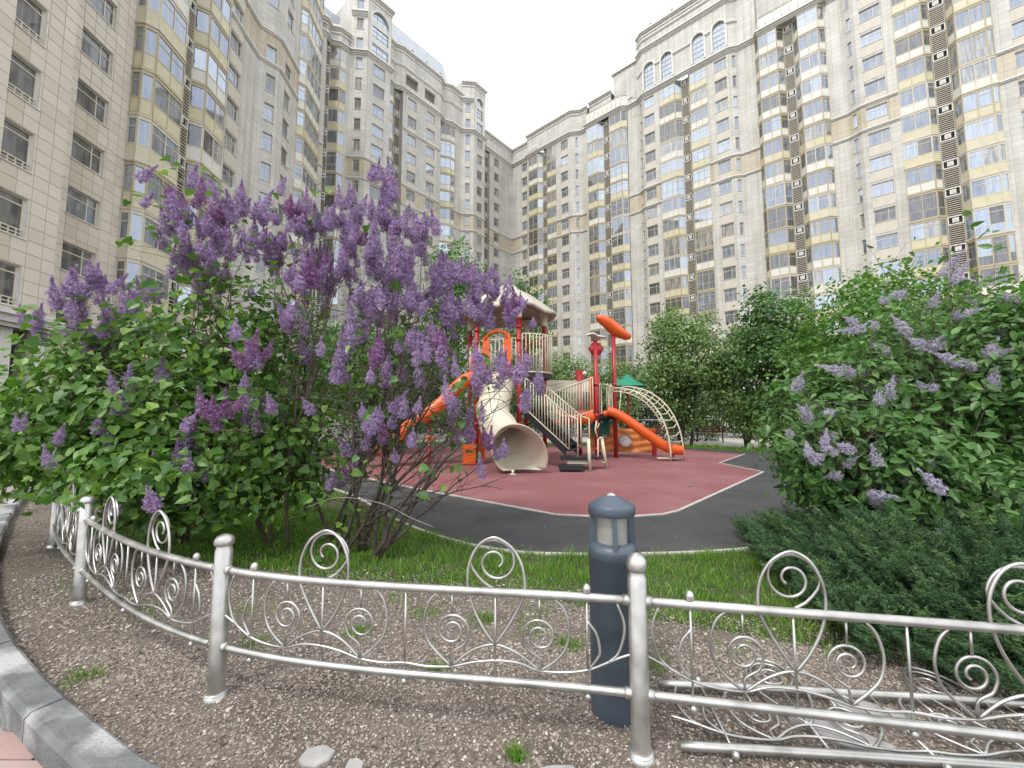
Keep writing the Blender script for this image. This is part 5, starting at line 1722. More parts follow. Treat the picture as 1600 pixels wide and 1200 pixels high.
wav('orange_wall', 2.85, 3.75, 15.1, 15.0, .12, 1.12, M['orange2'])
wav('orange_wall', 3.95, 5.2, 15.1, 14.7, .12, 1.0, M['orange2'])
for x, y, z, r in ((4.12, 14.85, .56, .24), (4.72, 14.75, .95, .15), (3.4, 14.92, .75, .12)):
    g = MB(); g.lathe([(r * .72, .03), (r * .78, -.02), (r * .9, -.05), (r, -.03), (r, .05)], 24, (0, 0, 0)); g.lathe([(.001, .02), (r * .74, .03)], 24, (0, 0, 0))
    obj('porthole', g, M['span_white'], pnl, Matrix.Translation((x, y, z)) @ Matrix.Rotation(-PI / 2, 4, 'X') @ Matrix.Rotation(PI, 4, 'X'))
for i in range(4): 
    g = MB(); g.lathe([(.001, -.05), (.05, -.02), (.05, .02), (.001, .05)], 10, (3.15 + .14 * (i % 2), 14.88, .9 - .2 * (i // 2))); obj('play_knob', g, M['deck'] if i % 2 else M['orange'], pnl)
bx_('side_block', (5.35, 14.6, .35), (.3, .2, .22), M['orange2'], pnl, rz=.3)
bx_('side_post', (5.1, 14.6, .45), (.12, .12, .9), M['pred'], pnl)
# cream handrail gate at the foot of the stairs
hg = thing('handrail_gate', 'pair of pale upright handrails at the foot of the play tower stairs', 'handrail', (2.2, 11.1, 0))
def hb(name, pts, r): 
    mb = MB(); mb.tube(pts, r, 10); obj(name, mb, M['rail'], hg)
hb('upright', [(2.05, 10.75, 0), (2.03, 10.78, .83)], .045); hb('upright', [(2.62, 11.3, 0), (2.50, 11.35, .85)], .045)
hb('loop', [(2.5, 11.3, .85), (2.38, 11.25, .80), (2.36, 11.2, .25), (2.48, 11.25, .15), (2.6, 11.3, .15)], .022)
hb('loop', [(2.38, 11.25, .80), (2.3, 11.2, 1.05), (2.34, 11.22, 1.3), (2.42, 11.25, 1.22), (2.36, 11.2, 1.1)], .022)
g = MB(); g.lathe([(.001, -.05), (.05, -.03), (.05, .03), (.001, .05)], 10, (2.5, 11.3, 1.25)); obj('knob', g, M['deck'], hg)

# farther play things
gcp = thing('sunshade', 'green pointed sunshade roof on a pole behind the play tower', 'sunshade', (5.9, 20.5, 0))
g = MB(); g.lathe([(1.1, 2.95), (.8, 3.1), (.4, 3.3), (.02, 3.6)], 6, (5.9, 20.5, 0), smooth=False); g.lathe([(1.1, 2.95), (.02, 3.45)], 6, (5.9, 20.5, 0), smooth=False); obj('canopy', g, M['canopy_green'], gcp)
mb = MB(); mb.tube([(5.9, 20.5, 0), (5.9, 20.5, 3.4)], .06, 10); obj('pole', mb, M['pred'], gcp)
rt = thing('play_post', 'short red topped toy post rising behind the bridge railing', 'play post', (2.95, 17.5, 0))
mb = MB(); mb.tube([(2.95, 17.5, 0), (2.95, 17.5, 3.1)], .07, 10); obj('pole', mb, M['pred'], rt)
mb = MB(); mb.box(-.17, .17, -.1, .1, 0, .45, 0, Matrix.Translation((2.95, 17.5, 3.0))); obj('head', mb, M['pred'], rt)
g = MB(); g.lathe([(.001, -.1), (.1, -.06), (.12, 0), (.1, .06), (.001, .1)], 10, (3.15, 17.45, 3.3)); obj('knob', g, M['rail'], rt)
spr = thing('balance_post', 'slim red post at the left edge of the red surface by the orange slide', 'post', (-2.28, 11.1, 0))
mb = MB(); mb.tube([(-2.28, 11.1, 0), (-2.25, 11.1, .85)], .035, 10); obj('pole', mb, M['pred'], spr)
mb = MB(); mb.tube([(-2.4, 11.1, .82), (-2.25, 11.1, .88), (-2.1, 11.1, .82)], .03, 8); obj('top_bar', mb, M['orange'], spr)

def bench(x, y, rz, lab):
    t = thing('park_bench', lab, 'bench', (x, y, 0), rz, 'red park benches')
    T = Matrix.Translation((x, y, 0)) @ Matrix.Rotation(rz, 4, 'Z')
    for k in range(4):
        mb = MB(); mb.box(-.8, .8, -.22 + k * .12, -.13 + k * .12, .42, .45, 0, T); obj('seat_slat', mb, M['bench'], t)
    for k in range(3):
        mb = MB(); mb.box(-.8, .8, .27, .30, .55 + k * .13, .65 + k * .13, 0, T); obj('back_slat', mb, M['bench'], t)
    for s in (-.65, .65):
        mb = MB(); mb.box(s - .03, s + .03, -.22, -.17, 0, .42, 0, T); mb.box(s - .03, s + .03, .24, .27, 0, .92, 0, T); mb.box(s - .03, s + .03, -.17, .24, .36, .415, 0, T); obj('leg', mb, M['deck'], t)
M['bench'] = noise_mat('bench_wood', (0.13, 0.035, 0.03), (0.19, 0.05, 0.04), 14, .6, streak=(1, 12, 12))
bench(-2.6, 20.3, 0.0, 'red park bench beyond the lilac at the far edge of the red surface')
bench(9.0, 23.6, -.5, 'dark red bench under the trees beyond the arched climber')
bench(11.2, 23.0, -.5, 'dark red bench under the trees to the right of another bench')

# sports court fence far behind
M['court'] = noise_mat('court_paint', (0.45, 0.46, 0.45), (0.55, 0.56, 0.55), 4, .5)
M['mesh_dark'] = noise_mat('dark_mesh', (0.03, 0.035, 0.03), (0.05, 0.055, 0.05), 4, .7)
cf = thing('court_fence', 'tall wire sports court fence with pale posts behind the trees', 'fence', (12, 31.5, 0))
for i in range(13):
    x = 2 + i * 2.4; y = 32.5 - i * .25
    mb = MB(); mb.tube([(x, y, 0), (x, y, 3.4)], .05, 8); obj('post', mb, M['court'], cf)
for z in (.3, 1.2, 2.2, 3.35):
    mb = MB(); mb.tube([(2, 32.5, z), (30.8, 29.5, z)], .03, 6); obj('rail', mb, M['court'], cf)
mb = MB()
for i in range(120):
    x = 2 + i * .24; y = 32.5 - i * .025
    mb.box(x - .008, x + .008, y - .008, y + .008, .3, 3.35)
for k in range(12):
    z = .3 + k * .26
    mb.tube([(2, 32.52, z), (30.8, 29.52, z)], .008, 4)
w_ = obj('wire_mesh', mb, M['mesh_dark'], cf); w_['kind'] = 'stuff'

# ================================================================== PLANTS
def hexcol(*c): return c
M['lilac_leaf'] = island_mat('lilac_leaf', [(0.055, 0.135, 0.025), (0.085, 0.20, 0.035), (0.045, 0.11, 0.022), (0.13, 0.27, 0.045), (0.07, 0.16, 0.03), (0.20, 0.34, 0.055), (0.10, 0.18, 0.05)], .42, .32, .45)
M['lilac_leaf_r'] = island_mat('broad_lilac_leaf', [(0.07, 0.155, 0.042), (0.10, 0.21, 0.058), (0.055, 0.13, 0.036), (0.125, 0.25, 0.07), (0.08, 0.18, 0.052), (0.17, 0.31, 0.085)], .42, .32, .45)
M['lilac_bloom'] = island_mat('lilac_bloom', [(0.30, 0.19, 0.40), (0.44, 0.33, 0.57), (0.35, 0.24, 0.47), (0.58, 0.49, 0.70), (0.33, 0.18, 0.34), (0.50, 0.40, 0.62), (0.22, 0.11, 0.15), (0.40, 0.31, 0.38)], .6, .25, .2, (1.1, 1.0, 1.1))
M['lilac_bloom_pink'] = island_mat('magenta_bloom', [(0.26, 0.10, 0.26), (0.38, 0.20, 0.39), (0.22, 0.09, 0.2), (0.48, 0.31, 0.52)], .6, .25, .2, (1.1, 1.0, 1.1))
M['pale_bloom'] = island_mat('pale_bloom', [(0.44, 0.40, 0.54), (0.58, 0.54, 0.67), (0.38, 0.31, 0.40), (0.68, 0.65, 0.76), (0.50, 0.45, 0.56)], .6, .25, .2, (1.05, 1.0, 1.1))
M['bark'] = noise_mat('lilac_bark', (0.050, 0.038, 0.030), (0.10, 0.08, 0.065), 22.0, .9, bump=.6, bscale=50, streak=(1, 1, .25))
M['twig'] = noise_mat('twig_bark', (0.065, 0.045, 0.035), (0.12, 0.095, 0.075), 25.0, .85)
M['dry_twig'] = noise_mat('dry_twig', (0.25, 0.22, 0.19), (0.35, 0.32, 0.28), 25.0, .9)
M['maple_leaf'] = island_mat('fresh_maple_leaf', [(0.08, 0.195, 0.03), (0.115, 0.26, 0.04), (0.055, 0.145, 0.022), (0.16, 0.31, 0.055)], .5, .35, .35)
M['deep_leaf'] = island_mat('deep_green_leaf', [(0.07, 0.165, 0.045), (0.10, 0.215, 0.06), (0.055, 0.13, 0.035), (0.15, 0.27, 0.08)], .5, .3, .35)
M['ash_leaf'] = island_mat('dusty_green_leaf', [(0.13, 0.225, 0.075), (0.17, 0.28, 0.09), (0.10, 0.18, 0.06), (0.15, 0.25, 0.08), (0.20, 0.30, 0.10), (0.24, 0.33, 0.14)], .5, .3, .35)
M['hedge_leaf'] = island_mat('dark_hedge_leaf', [(0.035, 0.085, 0.025), (0.055, 0.12, 0.035), (0.03, 0.065, 0.02), (0.08, 0.15, 0.045)], .5, .25, .35)
M['white_flower'] = island_mat('white_flower', [(0.55, 0.57, 0.45), (0.68, 0.70, 0.60)], .6, .2, .2, (1, 1, 1))
M['juniper'] = island_mat('juniper_needles', [(0.055, 0.115, 0.045), (0.08, 0.155, 0.055), (0.04, 0.085, 0.038), (0.13, 0.22, 0.085)], .6, .15, .3)
M['grass'] = island_mat('grass_blade', [(0.09, 0.22, 0.022), (0.14, 0.31, 0.035), (0.07, 0.17, 0.018), (0.21, 0.38, 0.06), (0.24, 0.30, 0.10)], .5, .35, .35)

def frames(n, up, spread=.8, hang=.0):
    """random leaf frames: Y = leaf direction, Z = leaf normal. up (n,3) preferred normals"""
    Z = up + RNG.normal(0, spread, (n, 3)); Z /= np.linalg.norm(Z, axis=1, keepdims=True) + 1e-9
    Y = RNG.normal(0, 1, (n, 3)); Y[:, 2] -= hang
    Y -= Z * (Y * Z).sum(1, keepdims=True); Y /= np.linalg.norm(Y, axis=1, keepdims=True) + 1e-9
    X = np.cross(Y, Z)
    return X, Y, Z
LEAF_V = np.array([(0, .05, 0), (-.32, -.06, .05), (-.47, .26, .09), (-.30, .66, .05), (0, 1.05, -.05), (.30, .66, .05), (.47, .26, .09), (.32, -.06, .05), (0, .45, -.05)])
LEAF_F = np.array([(8, 0, 1), (8, 1, 2), (8, 2, 3), (8, 3, 4), (8, 4, 5), (8, 5, 6), (8, 6, 7), (8, 7, 0)])
OVAL_V = np.array([(0, 0, 0), (-.20, .18, .04), (-.27, .45, .05), (-.16, .78, .02), (0, 1.1, -.08), (.16, .78, .02), (.27, .45, .05), (.20, .18, .04), (0, .5, -.03)])
DIA_V = np.array([(0, 0, 0), (-.36, .5, .06), (0, 1.0, -.04), (.36, .5, .06)])
DIA_F = np.array([(0, 1, 3), (1, 2, 3)])
def scatter(name, P, S, up, mat, tv=LEAF_V, tf=LEAF_F, spread=.8, hang=.3, parent=None, mats=None, mi=None, stuff=True):
    n = len(P)
    X, Y, Z = frames(n, up, spread, hang)
    V = P[:, None, :] + S[:, None, None] * (tv[None, :, 0:1] * X[:, None] + tv[None, :, 1:2] * Y[:, None] + tv[None, :, 2:3] * Z[:, None])
    F = (tf[None] + (np.arange(n) * len(tv))[:, None, None]).reshape(-1, 3)
    me = np_mesh(name, V.reshape(-1, 3), F, mats or mat, None if mi is None else np.repeat(mi, len(tf)))
    o = bpy.data.objects.new(name, me); place(o, parent, I4)
    if stuff: o['kind'] = 'stuff'
    return o
def ellipsoid(n, c, r, shell=.0, zmin=None):
    d = RNG.normal(0, 1, (n, 3)); d /= np.linalg.norm(d, axis=1, keepdims=True)
    rad = (shell ** 3 + (1 - shell ** 3) * RNG.uniform(0, 1, n)) ** (1 / 3)
    P = np.array(c) + d * rad[:, None] * np.array(r)
    if zmin is not None:
        k = P[:, 2] > zmin; P, d = P[k], d[k]
    return P, d
def clumped(n, c, r, k=40, sig=.22, shell=.55, zmin=.05):
    C, D = ellipsoid(k, c, r, shell)
    w = RNG.integers(0, len(C), n)
    P = C[w] + RNG.normal(0, 1, (n, 3)) * sig * np.array([1, 1, .75])
    up = (P - np.array(c)) / np.array(r); up /= np.linalg.norm(up, axis=1, keepdims=True) + 1e-9
    up[:, 2] += .55
    kk = P[:, 2] > zmin
    return P[kk], up[kk]

# ------------------------------------------------------------------ flower panicles
def panicle_mesh(name, mat, n=240, L=.20, R=.045, seed=0, fs=.0092):
    rg = np.random.default_rng(seed)
    t = rg.beta(1.25, 1.75, n)
    nb = 9
    br = rg.integers(0, nb, n)
    prof = R * (np.sin(np.clip(t * 1.15 + .12, 0, 1) * PI) ** .7) * (1 - t * .45) + .006
    a = rg.uniform(0, 2 * PI, n) * .35 + br * 2 * PI / nb + t * 2.0
    rr = prof * rg.uniform(.55, 1.05, n) * (1 + .35 * np.sin(t * 26 + br))
    P = np.stack([rr * np.cos(a), rr * np.sin(a), t * L], -1)
    out = np.stack([np.cos(a), np.sin(a), np.full(n, .25)], -1) + rg.normal(0, .5, (n, 3))
    Z = out / np.linalg.norm(out, axis=1, keepdims=True)
    Y = rg.normal(0, 1, (n, 3)); Y -= Z * (Y * Z).sum(1, keepdims=True); Y /= np.linalg.norm(Y, axis=1, keepdims=True)
    X = np.cross(Y, Z)
    w = .36
    tv = np.array([(0, 0, -.5), (-1, -w, .25), (-1, w, .25), (1, w, .25), (1, -w, .25), (-w, 1, .25), (w, 1, .25), (w, -1, .25), (-w, -1, .25)])
    tf = np.array([(0, 1, 2), (0, 3, 4), (0, 5, 6), (0, 7, 8)])
    s = fs * rg.uniform(.8, 1.25, n)
    V = P[:, None] + s[:, None, None] * (tv[None, :, 0:1] * X[:, None] + tv[None, :, 1:2] * Y[:, None] + tv[None, :, 2:3] * Z[:, None])
    F = (tf[None] + (np.arange(n) * 9)[:, None, None]).reshape(-1, 3)
    return np_mesh(name, V.reshape(-1, 3), F, mat)

def branch_pts(a, b, n=7, wob=.06, up0=.5, seed=None):
    a, b = Vector(a), Vector(b)
    L = (b - a).length
    out = []
    m = a + (b - a) * .45 + Vector((0, 0, L * .10 * up0)) + Vector((random.uniform(-1, 1), random.uniform(-1, 1), random.uniform(-.4, .4))) * L * wob
    c1 = a + (m - a) * .5 + Vector((0, 0, L * .08 * up0))
    P = catmull([a, m, b], n // 2 + 1)
    return [p + Vector((random.gauss(0, 1), random.gauss(0, 1), random.gauss(0, 1))) * (L * .008 if 0 < i < len(P) - 1 else 0) for i, p in enumerate(P)]

TOP_ = [(-3.65, 4.16, 3.75), (-3.47, 4.01, 3.39), (-3.42, 4.34, 3.51), (-3.06, 4.07, 3.56), (-2.76, 3.97, 3.54), (-2.81, 4.34, 3.63), (-2.62, 4.7, 3.88), (-2.6, 4.78, 3.81), (-2.34, 4.74, 3.75), (-1.84, 4.14, 3.49), (-1.78, 4.49, 3.78), (-1.39, 4.2, 3.85), (-1.36, 4.09, 3.5), (-1.16, 4.02, 3.39), (-0.95, 4.14, 3.38), (-1.17, 4.92, 3.5), (-3.78, 4.81, 3.38), (-3.82, 4.79, 3.13), (-3.54, 4.78, 3.04), (-3.03, 4.11, 3.16), (-3.54, 4.24, 3.14), (-2.71, 4.59, 3.44), (-2.92, 4.71, 3.33), (-3.3, 4.84, 3.63), (-2.39, 4.87, 3.4), (-2.08, 4.0, 2.84), (-2.15, 4.57, 2.97), (-1.9, 4.64, 3.46), (-1.85, 4.46, 3.08), (-1.47, 4.1, 3.08), (-1.44, 4.42, 2.99), (-1.18, 4.0, 2.98), (-1.29, 4.93, 3.26), (-0.87, 4.85, 3.23), (-0.88, 4.5, 2.87), (-0.59, 4.23, 2.92), (-0.48, 4.9, 3.08), (-0.3, 4.53, 3.03), (-0.24, 4.87, 2.91), (-0.08, 4.83, 2.82), (0.04, 4.46, 2.64), (-0.39, 4.36, 2.68), (-0.59, 4.56, 2.66), (-0.71, 4.37, 2.47), (-1.06, 4.08, 2.6), (-1.3, 4.24, 2.64), (-1.79, 4.79, 2.81), (-4.17, 3.94, 2.75), (-4.35, 3.94, 2.59), (-4.57, 4.46, 2.38), (-4.37, 4.15, 2.14), (-4.23, 4.38, 2.33), (-4.12, 4.32, 2.53), (-4.69, 4.21, 2.43), (-5.17, 4.8, 2.34), (-3.8, 4.08, 2.6), (-5.09, 4.27, 2.37)]
LOW_ = [(-0.64, 3.64, 2.02), (-1.01, 3.94, 2.11), (-1.24, 3.69, 1.97), (-1.62, 3.75, 1.95), (-1.55, 4.02, 2.25), (-3.53, 3.72, 1.71), (-3.8, 3.89, 1.17), (-4.72, 4.13, 1.15), (-4.32, 3.57, 1.36), (-2.67, 3.54, 1.47), (-2.55, 3.66, 1.47), (-2.65, 4.04, 1.41), (-3.16, 3.93, 1.17), (-2.75, 3.67, 0.9), (-3.01, 3.73, 1.0), (-3.13, 3.62, 0.71), (-1.03, 3.82, 1.47), (-1.28, 3.53, 1.36), (-1.26, 3.99, 1.22), (-1.65, 4.13, 1.09), (-0.23, 4.17, 1.15), (-0.06, 4.01, 1.86), (0.27, 4.17, 1.74), (0.11, 3.51, 1.83), (-0.29, 3.7, 1.71), (-1.7, 4.18, 0.83), (-2.25, 4.04, 2.39), (-2.43, 3.79, 1.96), (-2.3, 4.16, 2.83)]
RF_ = [(4.49, 4.75, 2.86), (4.86, 4.89, 3.0), (4.85, 4.57, 2.74), (4.99, 4.49, 2.61), (3.99, 4.59, 2.56), (4.06, 4.43, 2.5), (4.51, 4.51, 2.41), (4.45, 4.72, 2.21), (4.64, 4.42, 2.21), (4.77, 4.21, 2.03), (5.14, 4.27, 2.15), (3.6, 4.25, 1.94), (4.37, 4.52, 1.86), (4.49, 4.3, 1.79), (5.08, 4.25, 1.76), (3.84, 4.12, 1.66), (4.06, 4.59, 1.77), (3.03, 4.31, 1.76), (3.23, 4.11, 1.51), (2.97, 4.03, 1.48), (2.71, 3.96, 1.3), (2.87, 3.93, 1.1), (3.35, 4.26, 1.26), (3.12, 3.93, 1.11), (3.24, 3.89, 1.16), (3.23, 4.02, 0.92), (3.54, 3.94, 1.01), (4.09, 4.23, 0.78), (3.94, 3.77, 0.8), (4.14, 4.06, 0.95), (3.54, 4.08, 0.71), (3.83, 3.73, 0.38), (4.7, 4.13, 0.54), (5.75, 4.67, 2.8), (5.85, 4.57, 2.8), (5.61, 4.53, 2.43), (5.07, 4.54, 3.02), (5.18, 4.75, 3.17), (3.98, 3.53, 0.18)]

def lilac(root, bases, masses, blooms, bloom_mats, leaf_mat, leaf_tv, leaf_size, near_c, sparse_zone=None, tilt=.25, nlead=900, psize=1.0, seed=5, twigs=260, near_sig=.9, extra=0, leafy=None):
    random.seed(seed)
    stems = []
    # main stems reach towards groups of blooms, so each bloom hangs on real wood
    B = [Vector(b) for b in blooms]
    hubs = []
    rest = list(B); random.shuffle(rest)
    k = max(8, len(B) // 5)
    cent = rest[:k]
    for it in range(4):
        grp = [[] for _ in cent]
        for b in B:
            j = min(range(len(cent)), key=lambda q: (cent[q] - b).length); grp[j].append(b)
        cent = [sum(g_, Vector((0, 0, 0))) / len(g_) if g_ else cent[i] for i, g_ in enumerate(grp)]
    trunk_tips = []
    for i, c in enumerate(cent):
        base = min(bases, key=lambda q: (Vector(q) - c).length + random.uniform(0, .5))
        bv = Vector(base) + Vector((random.uniform(-.06, .06), random.uniform(-.06, .06), -.03))
        hub = bv.lerp(c, .60) + Vector((0, 0, .05))
        P = branch_pts(bv, hub, 9, .09)
        n = len(P); r0 = random.uniform(.016, .027)
        mb = MB(); mb.tube(P, [r0 + (.011 - r0) * j / (n - 1) for j in range(n)], 7, cap=True)
        so = obj('stem', mb, M['bark'], root)
        stems.append((P, so))
        trunk_tips.append(hub)
        for b in grp[i]:
            st = P[random.randint(n // 2, n - 1)]
            Q = branch_pts(st, b, 6, .07)
            m_ = len(Q)
            mb = MB(); mb.tube(Q, [.0085 + (.003 - .0085) * j / (m_ - 1) for j in range(m_)], 5)
            obj('branch', mb, M['twig'], so)
            stems.append((Q, so))
    # fine twigs as one part
    mb = MB()
    ends = []
    for q in range(twigs):
        P, so = random.choice(stems)
        p = P[random.randint(1, len(P) - 1)]
        d = Vector((random.gauss(0, 1), random.gauss(0, .8), random.gauss(.6, .6))).normalized() * random.uniform(.25, .8)
        e = p + d
        if e.z < .1: continue
        Q = branch_pts(p, e, 4, .12)
        m_ = len(Q)
        mb.tube(Q, [.0038 + (.0016 - .0038) * j / (m_ - 1) for j in range(m_)], 4, cap=False)
        ends.append(e)
        if random.random() < .6:
            p2 = Q[len(Q) // 2]; e2 = p2 + Vector((random.gauss(0, 1), random.gauss(0, 1), random.gauss(.4, .6))).normalized() * random.uniform(.12, .35)
            mb.tube([p2, e2], [.0022, .0014], 4, cap=False); ends.append(e2)
    tw = obj('fine_twigs', mb, M['twig'], root); tw['kind'] = 'stuff'
    # blooms
    pm = {}
    for nm, mt in bloom_mats.items():
        pm[nm] = [panicle_mesh('flower_cluster', mt, n=int(400 * psize), L=.225 * (.9 + .12 * q), R=.047, seed=31 * q + len(nm)) for q in range(4)]
    keys = list(bloom_mats.keys())
    nb = 0
    for b in B:
        kk = keys[0]
        if len(keys) > 1 and random.random() < .2: kk = keys[1]
        cnt = random.choice([3, 4, 4, 5]) if b.z > 1.9 else random.choice([1, 2, 3])
        if tilt > .5: cnt = random.choice([1, 2, 2])
        for c in range(cnt):
            if nb >= 296: break
            me = random.choice(pm[kk])
            off = Vector((random.gauss(0, .06), random.gauss(0, .06), random.gauss(0, .055))) if c else Vector((0, 0, 0))
            ax = Euler_((random.gauss(0, tilt), random.gauss(0, tilt), random.uniform(0, 6.28)))
            s = random.uniform(.75, 1.3) * (1.0 if b.z > 1.9 else .85)
            obj('flower_cluster', me, None, root, Matrix.Translation(b + off - Vector((0, 0, .08))) @ ax @ Matrix.Scale(s, 4)); nb += 1
    # further clusters past the limit of single parts: one joined part
    if extra:
        VV, FFx, k0 = [], [], 0
        for q in range(extra):
            b = random.choice(B)
            if b.z < 2.6 and random.random() < .6: continue
            if b.x > -1.2 and random.random() < .3: continue
            me = random.choice(pm[random.choice(keys) if random.random() < .3 else keys[0]])
            vv = np.empty(len(me.vertices) * 3, np.float32); me.vertices.foreach_get('co', vv); vv = vv.reshape(-1, 3)
            ff = np.empty(len(me.polygons) * 3, np.int32); me.polygons.foreach_get('vertices', ff); ff = ff.reshape(-1, 3)
            R_ = np.array(Euler((random.gauss(0, tilt), random.gauss(0, tilt), random.uniform(0, 6.28))).to_matrix())
            c = np.array([b.x + random.gauss(0, .10), b.y + random.gauss(0, .2), b.z - .08 + random.gauss(-.05, .10)])
            VV.append((vv * random.uniform(.7, 1.2)) @ R_.T + c); FFx.append(ff + k0); k0 += len(vv)
        o_ = bpy.data.objects.new('flower_cluster', np_mesh('flower_cluster', np.concatenate(VV), np.concatenate(FFx), bloom_mats[keys[0]])); place(o_, root, I4); o_['kind'] = 'stuff'
    # leaves: masses + along the twigs
    PP, UU = [], []
    for (c, r, n, kcl, sg, shell) in masses:
        P, U = clumped(n, c, r, kcl, sg, shell); PP.append(P); UU.append(U)
    if leafy: ends = [e for e in ends if leafy(e)]
    if ends:
        E = np.array([tuple(e) for e in ends]); w = RNG.integers(0, len(E), nlead)
        P = E[w] + RNG.normal(0, .055, (nlead, 3)); U = np.tile(np.array([0, -.3, .8]), (nlead, 1)); PP.append(P); UU.append(U)
    P = np.concatenate(PP); U = np.concatenate(UU)
    S = leaf_size * RNG.choice([.55, .8, 1, 1, 1.2], len(P)) * RNG.uniform(.75, 1.2, len(P))
    # nearest 290 leaves to the camera are single parts
    dist = np.linalg.norm(P - np.array([0, 0, 1.4]), axis=1) - S * 6
    idx = np.argsort(dist); near_i = idx[:280]; far_i = idx[280:]
    lm = []
    for q in range(4):
        tv = leaf_tv.copy(); tv[:, 2] *= (.6 + .5 * q)
        g_ = np_mesh('leaf', tv, LEAF_F, leaf_mat); lm.append(g_)
    X, Y, Z = frames(len(near_i), U[near_i], .7, .5)
    for q, i in enumerate(near_i):
        mt = Matrix(((X[q][0], Y[q][0], Z[q][0], P[i][0]), (X[q][1], Y[q][1], Z[q][1], P[i][1]), (X[q][2], Y[q][2], Z[q][2], P[i][2]), (0, 0, 0, 1))) @ Matrix.Scale(float(S[i]), 4)
        obj('leaf', lm[q % 4], None, root, mt)
    scatter('leaf', P[far_i], S[far_i], U[far_i], leaf_mat, leaf_tv, LEAF_F, .7, .5, root)

from mathutils import Euler
def Euler_(e): return Euler(e).to_matrix().to_4x4()

random.seed(21)
LB_ = TOP_ + LOW_ + [(-1.75, 4.3, 2.35), (-1.45, 4.2, 2.2), (-1.2, 4.35, 2.45), (-.95, 4.1, 2.3), (-.7, 4.5, 2.15), (-.45, 4.2, 2.1), (-1.6, 4.0, 1.75), (-.85, 3.95, 1.8), (-.4, 4.05, 1.6), (-1.9, 4.2, 2.0), (-2.1, 4.1, 1.55), (-1.3, 4.3, 1.95), (-1.05, 4.0, 2.05), (-.65, 4.0, 1.95), (-1.5, 4.4, 2.6), (-1.1, 4.5, 2.75), (-.2, 4.0, 1.45), (-.55, 4.15, 1.35), (-.3, 4.25, 2.3), (-.1, 4.3, 2.05), (-1.1, 4.1, 1.55), (-2.3, 4.3, 2.2)]
left = thing('lilac_bush', 'huge lilac bush on the left covered with purple flower spikes', 'lilac bush', (-2.0, 4.35, 0))
bases = [(-2.15, 4.45, 0), (-2.35, 4.3, 0), (-1.75, 4.25, 0), (-1.55, 4.35, 0), (-1.35, 4.15, 0), (-2.65, 4.5, 0), (-3.1, 4.5, 0), (-3.6, 4.6, 0), (-1.95, 4.6, 0)]
masses = [
 ((-4.0, 4.6, 1.45), (1.75, 1.0, 1.05), 7600, 150, .17, .45),
 ((-3.15, 4.4, 2.25), (.65, .7, .75), 1200, 36, .13, .2),
 ((-3.3, 4.0, .95), (1.0, .55, .5), 2200, 50, .14, .2),
 ((-2.9, 4.4, .75), (.95, .8, .55), 1700, 55, .14, .2),
 ((-4.7, 4.4, 1.1), (.9, .8, .5), 1700, 40, .14, .3),
 ((-1.8, 4.6, 1.5), (1.1, .7, 1.0), 520, 40, .09, .2),
 ((-3.15, 3.45, .85), (.45, .25, .22), 260, 12, .08, .1),
]
lilac(left, bases, masses, LB_, {'v': M['lilac_bloom'], 'p': M['lilac_bloom_pink']}, M['lilac_leaf'], LEAF_V, .082, None, twigs=760, nlead=1300, seed=5, extra=620, leafy=lambda e: e.x < -2.3 or (hash((round(e.x, 3), round(e.z, 3))) % 4 == 0))
# long low branches leaning right over the grass, with a few leaves
random.seed(9)
for a, b in (((-1.35, 4.15, 0), (-.15, 4.0, 1.05)), ((-1.35, 4.15, .45), (-.05, 3.8, .85)), ((-1.55, 4.3, .2), (-.55, 4.1, 1.35)), ((-1.5, 4.2, .3), (-.8, 3.9, .75))):
    Q = branch_pts(a, b, 9, .10); n = len(Q)
    mb = MB(); mb.tube(Q, [.014 + (.003 - .014) * j / (n - 1) for j in range(n)], 6); so = obj('stem', mb, M['bark'], left)
    for k in range(5):
        p = Q[random.randint(n // 2, n - 1)]; e = p + Vector((random.uniform(-.1, .35), random.uniform(-.2, .1), random.uniform(-.25, .25)))
        mb = MB(); mb.tube(branch_pts(p, e, 4, .1), .003, 5); obj('branch', mb, M['twig'], so)
# pale bare twig
mb = MB(); mb.tube(catmull([(-1.95, 3.9, .55), (-1.6, 3.8, .66), (-1.2, 3.75, .62), (-.9, 3.7, .50), (-.7, 3.7, .42)], 4), .003, 5); obj('dry_branch', mb, M['dry_twig'], left)

right = thing('lilac_bush', 'lilac bush on the right with sparse pale mauve flower clusters', 'lilac bush', (4.8, 4.9, 0))
bases = [(4.9, 4.9, 0), (4.6, 5.0, 0), (5.3, 5.0, 0), (5.0, 4.7, 0), (4.2, 4.9, 0), (5.8, 4.9, 0)]
masses = [
 ((5.85, 5.1, 2.10), (1.5, .9, .78), 6400, 130, .16, .5),
 ((4.1, 4.95, 1.30), (.85, .8, .95), 4400, 70, .14, .4),
 ((6.1, 4.6, 1.7), (1.5, .9, 1.0), 4600, 90, .16, .5),
 ((4.2, 4.35, .80), (.85, .55, .50), 2800, 50, .14, .3),
 ((4.9, 4.1, .55), (1.0, .45, .45), 2100, 40, .14, .3),
 ((3.35, 4.6, .95), (.45, .4, .6), 1300, 20, .12, .3),
]
lilac(right, bases, masses, RF_, {'q': M['pale_bloom']}, M['lilac_leaf_r'], OVAL_V, .102, None, twigs=260, nlead=900, seed=8, tilt=.8, psize=.8, extra=0)

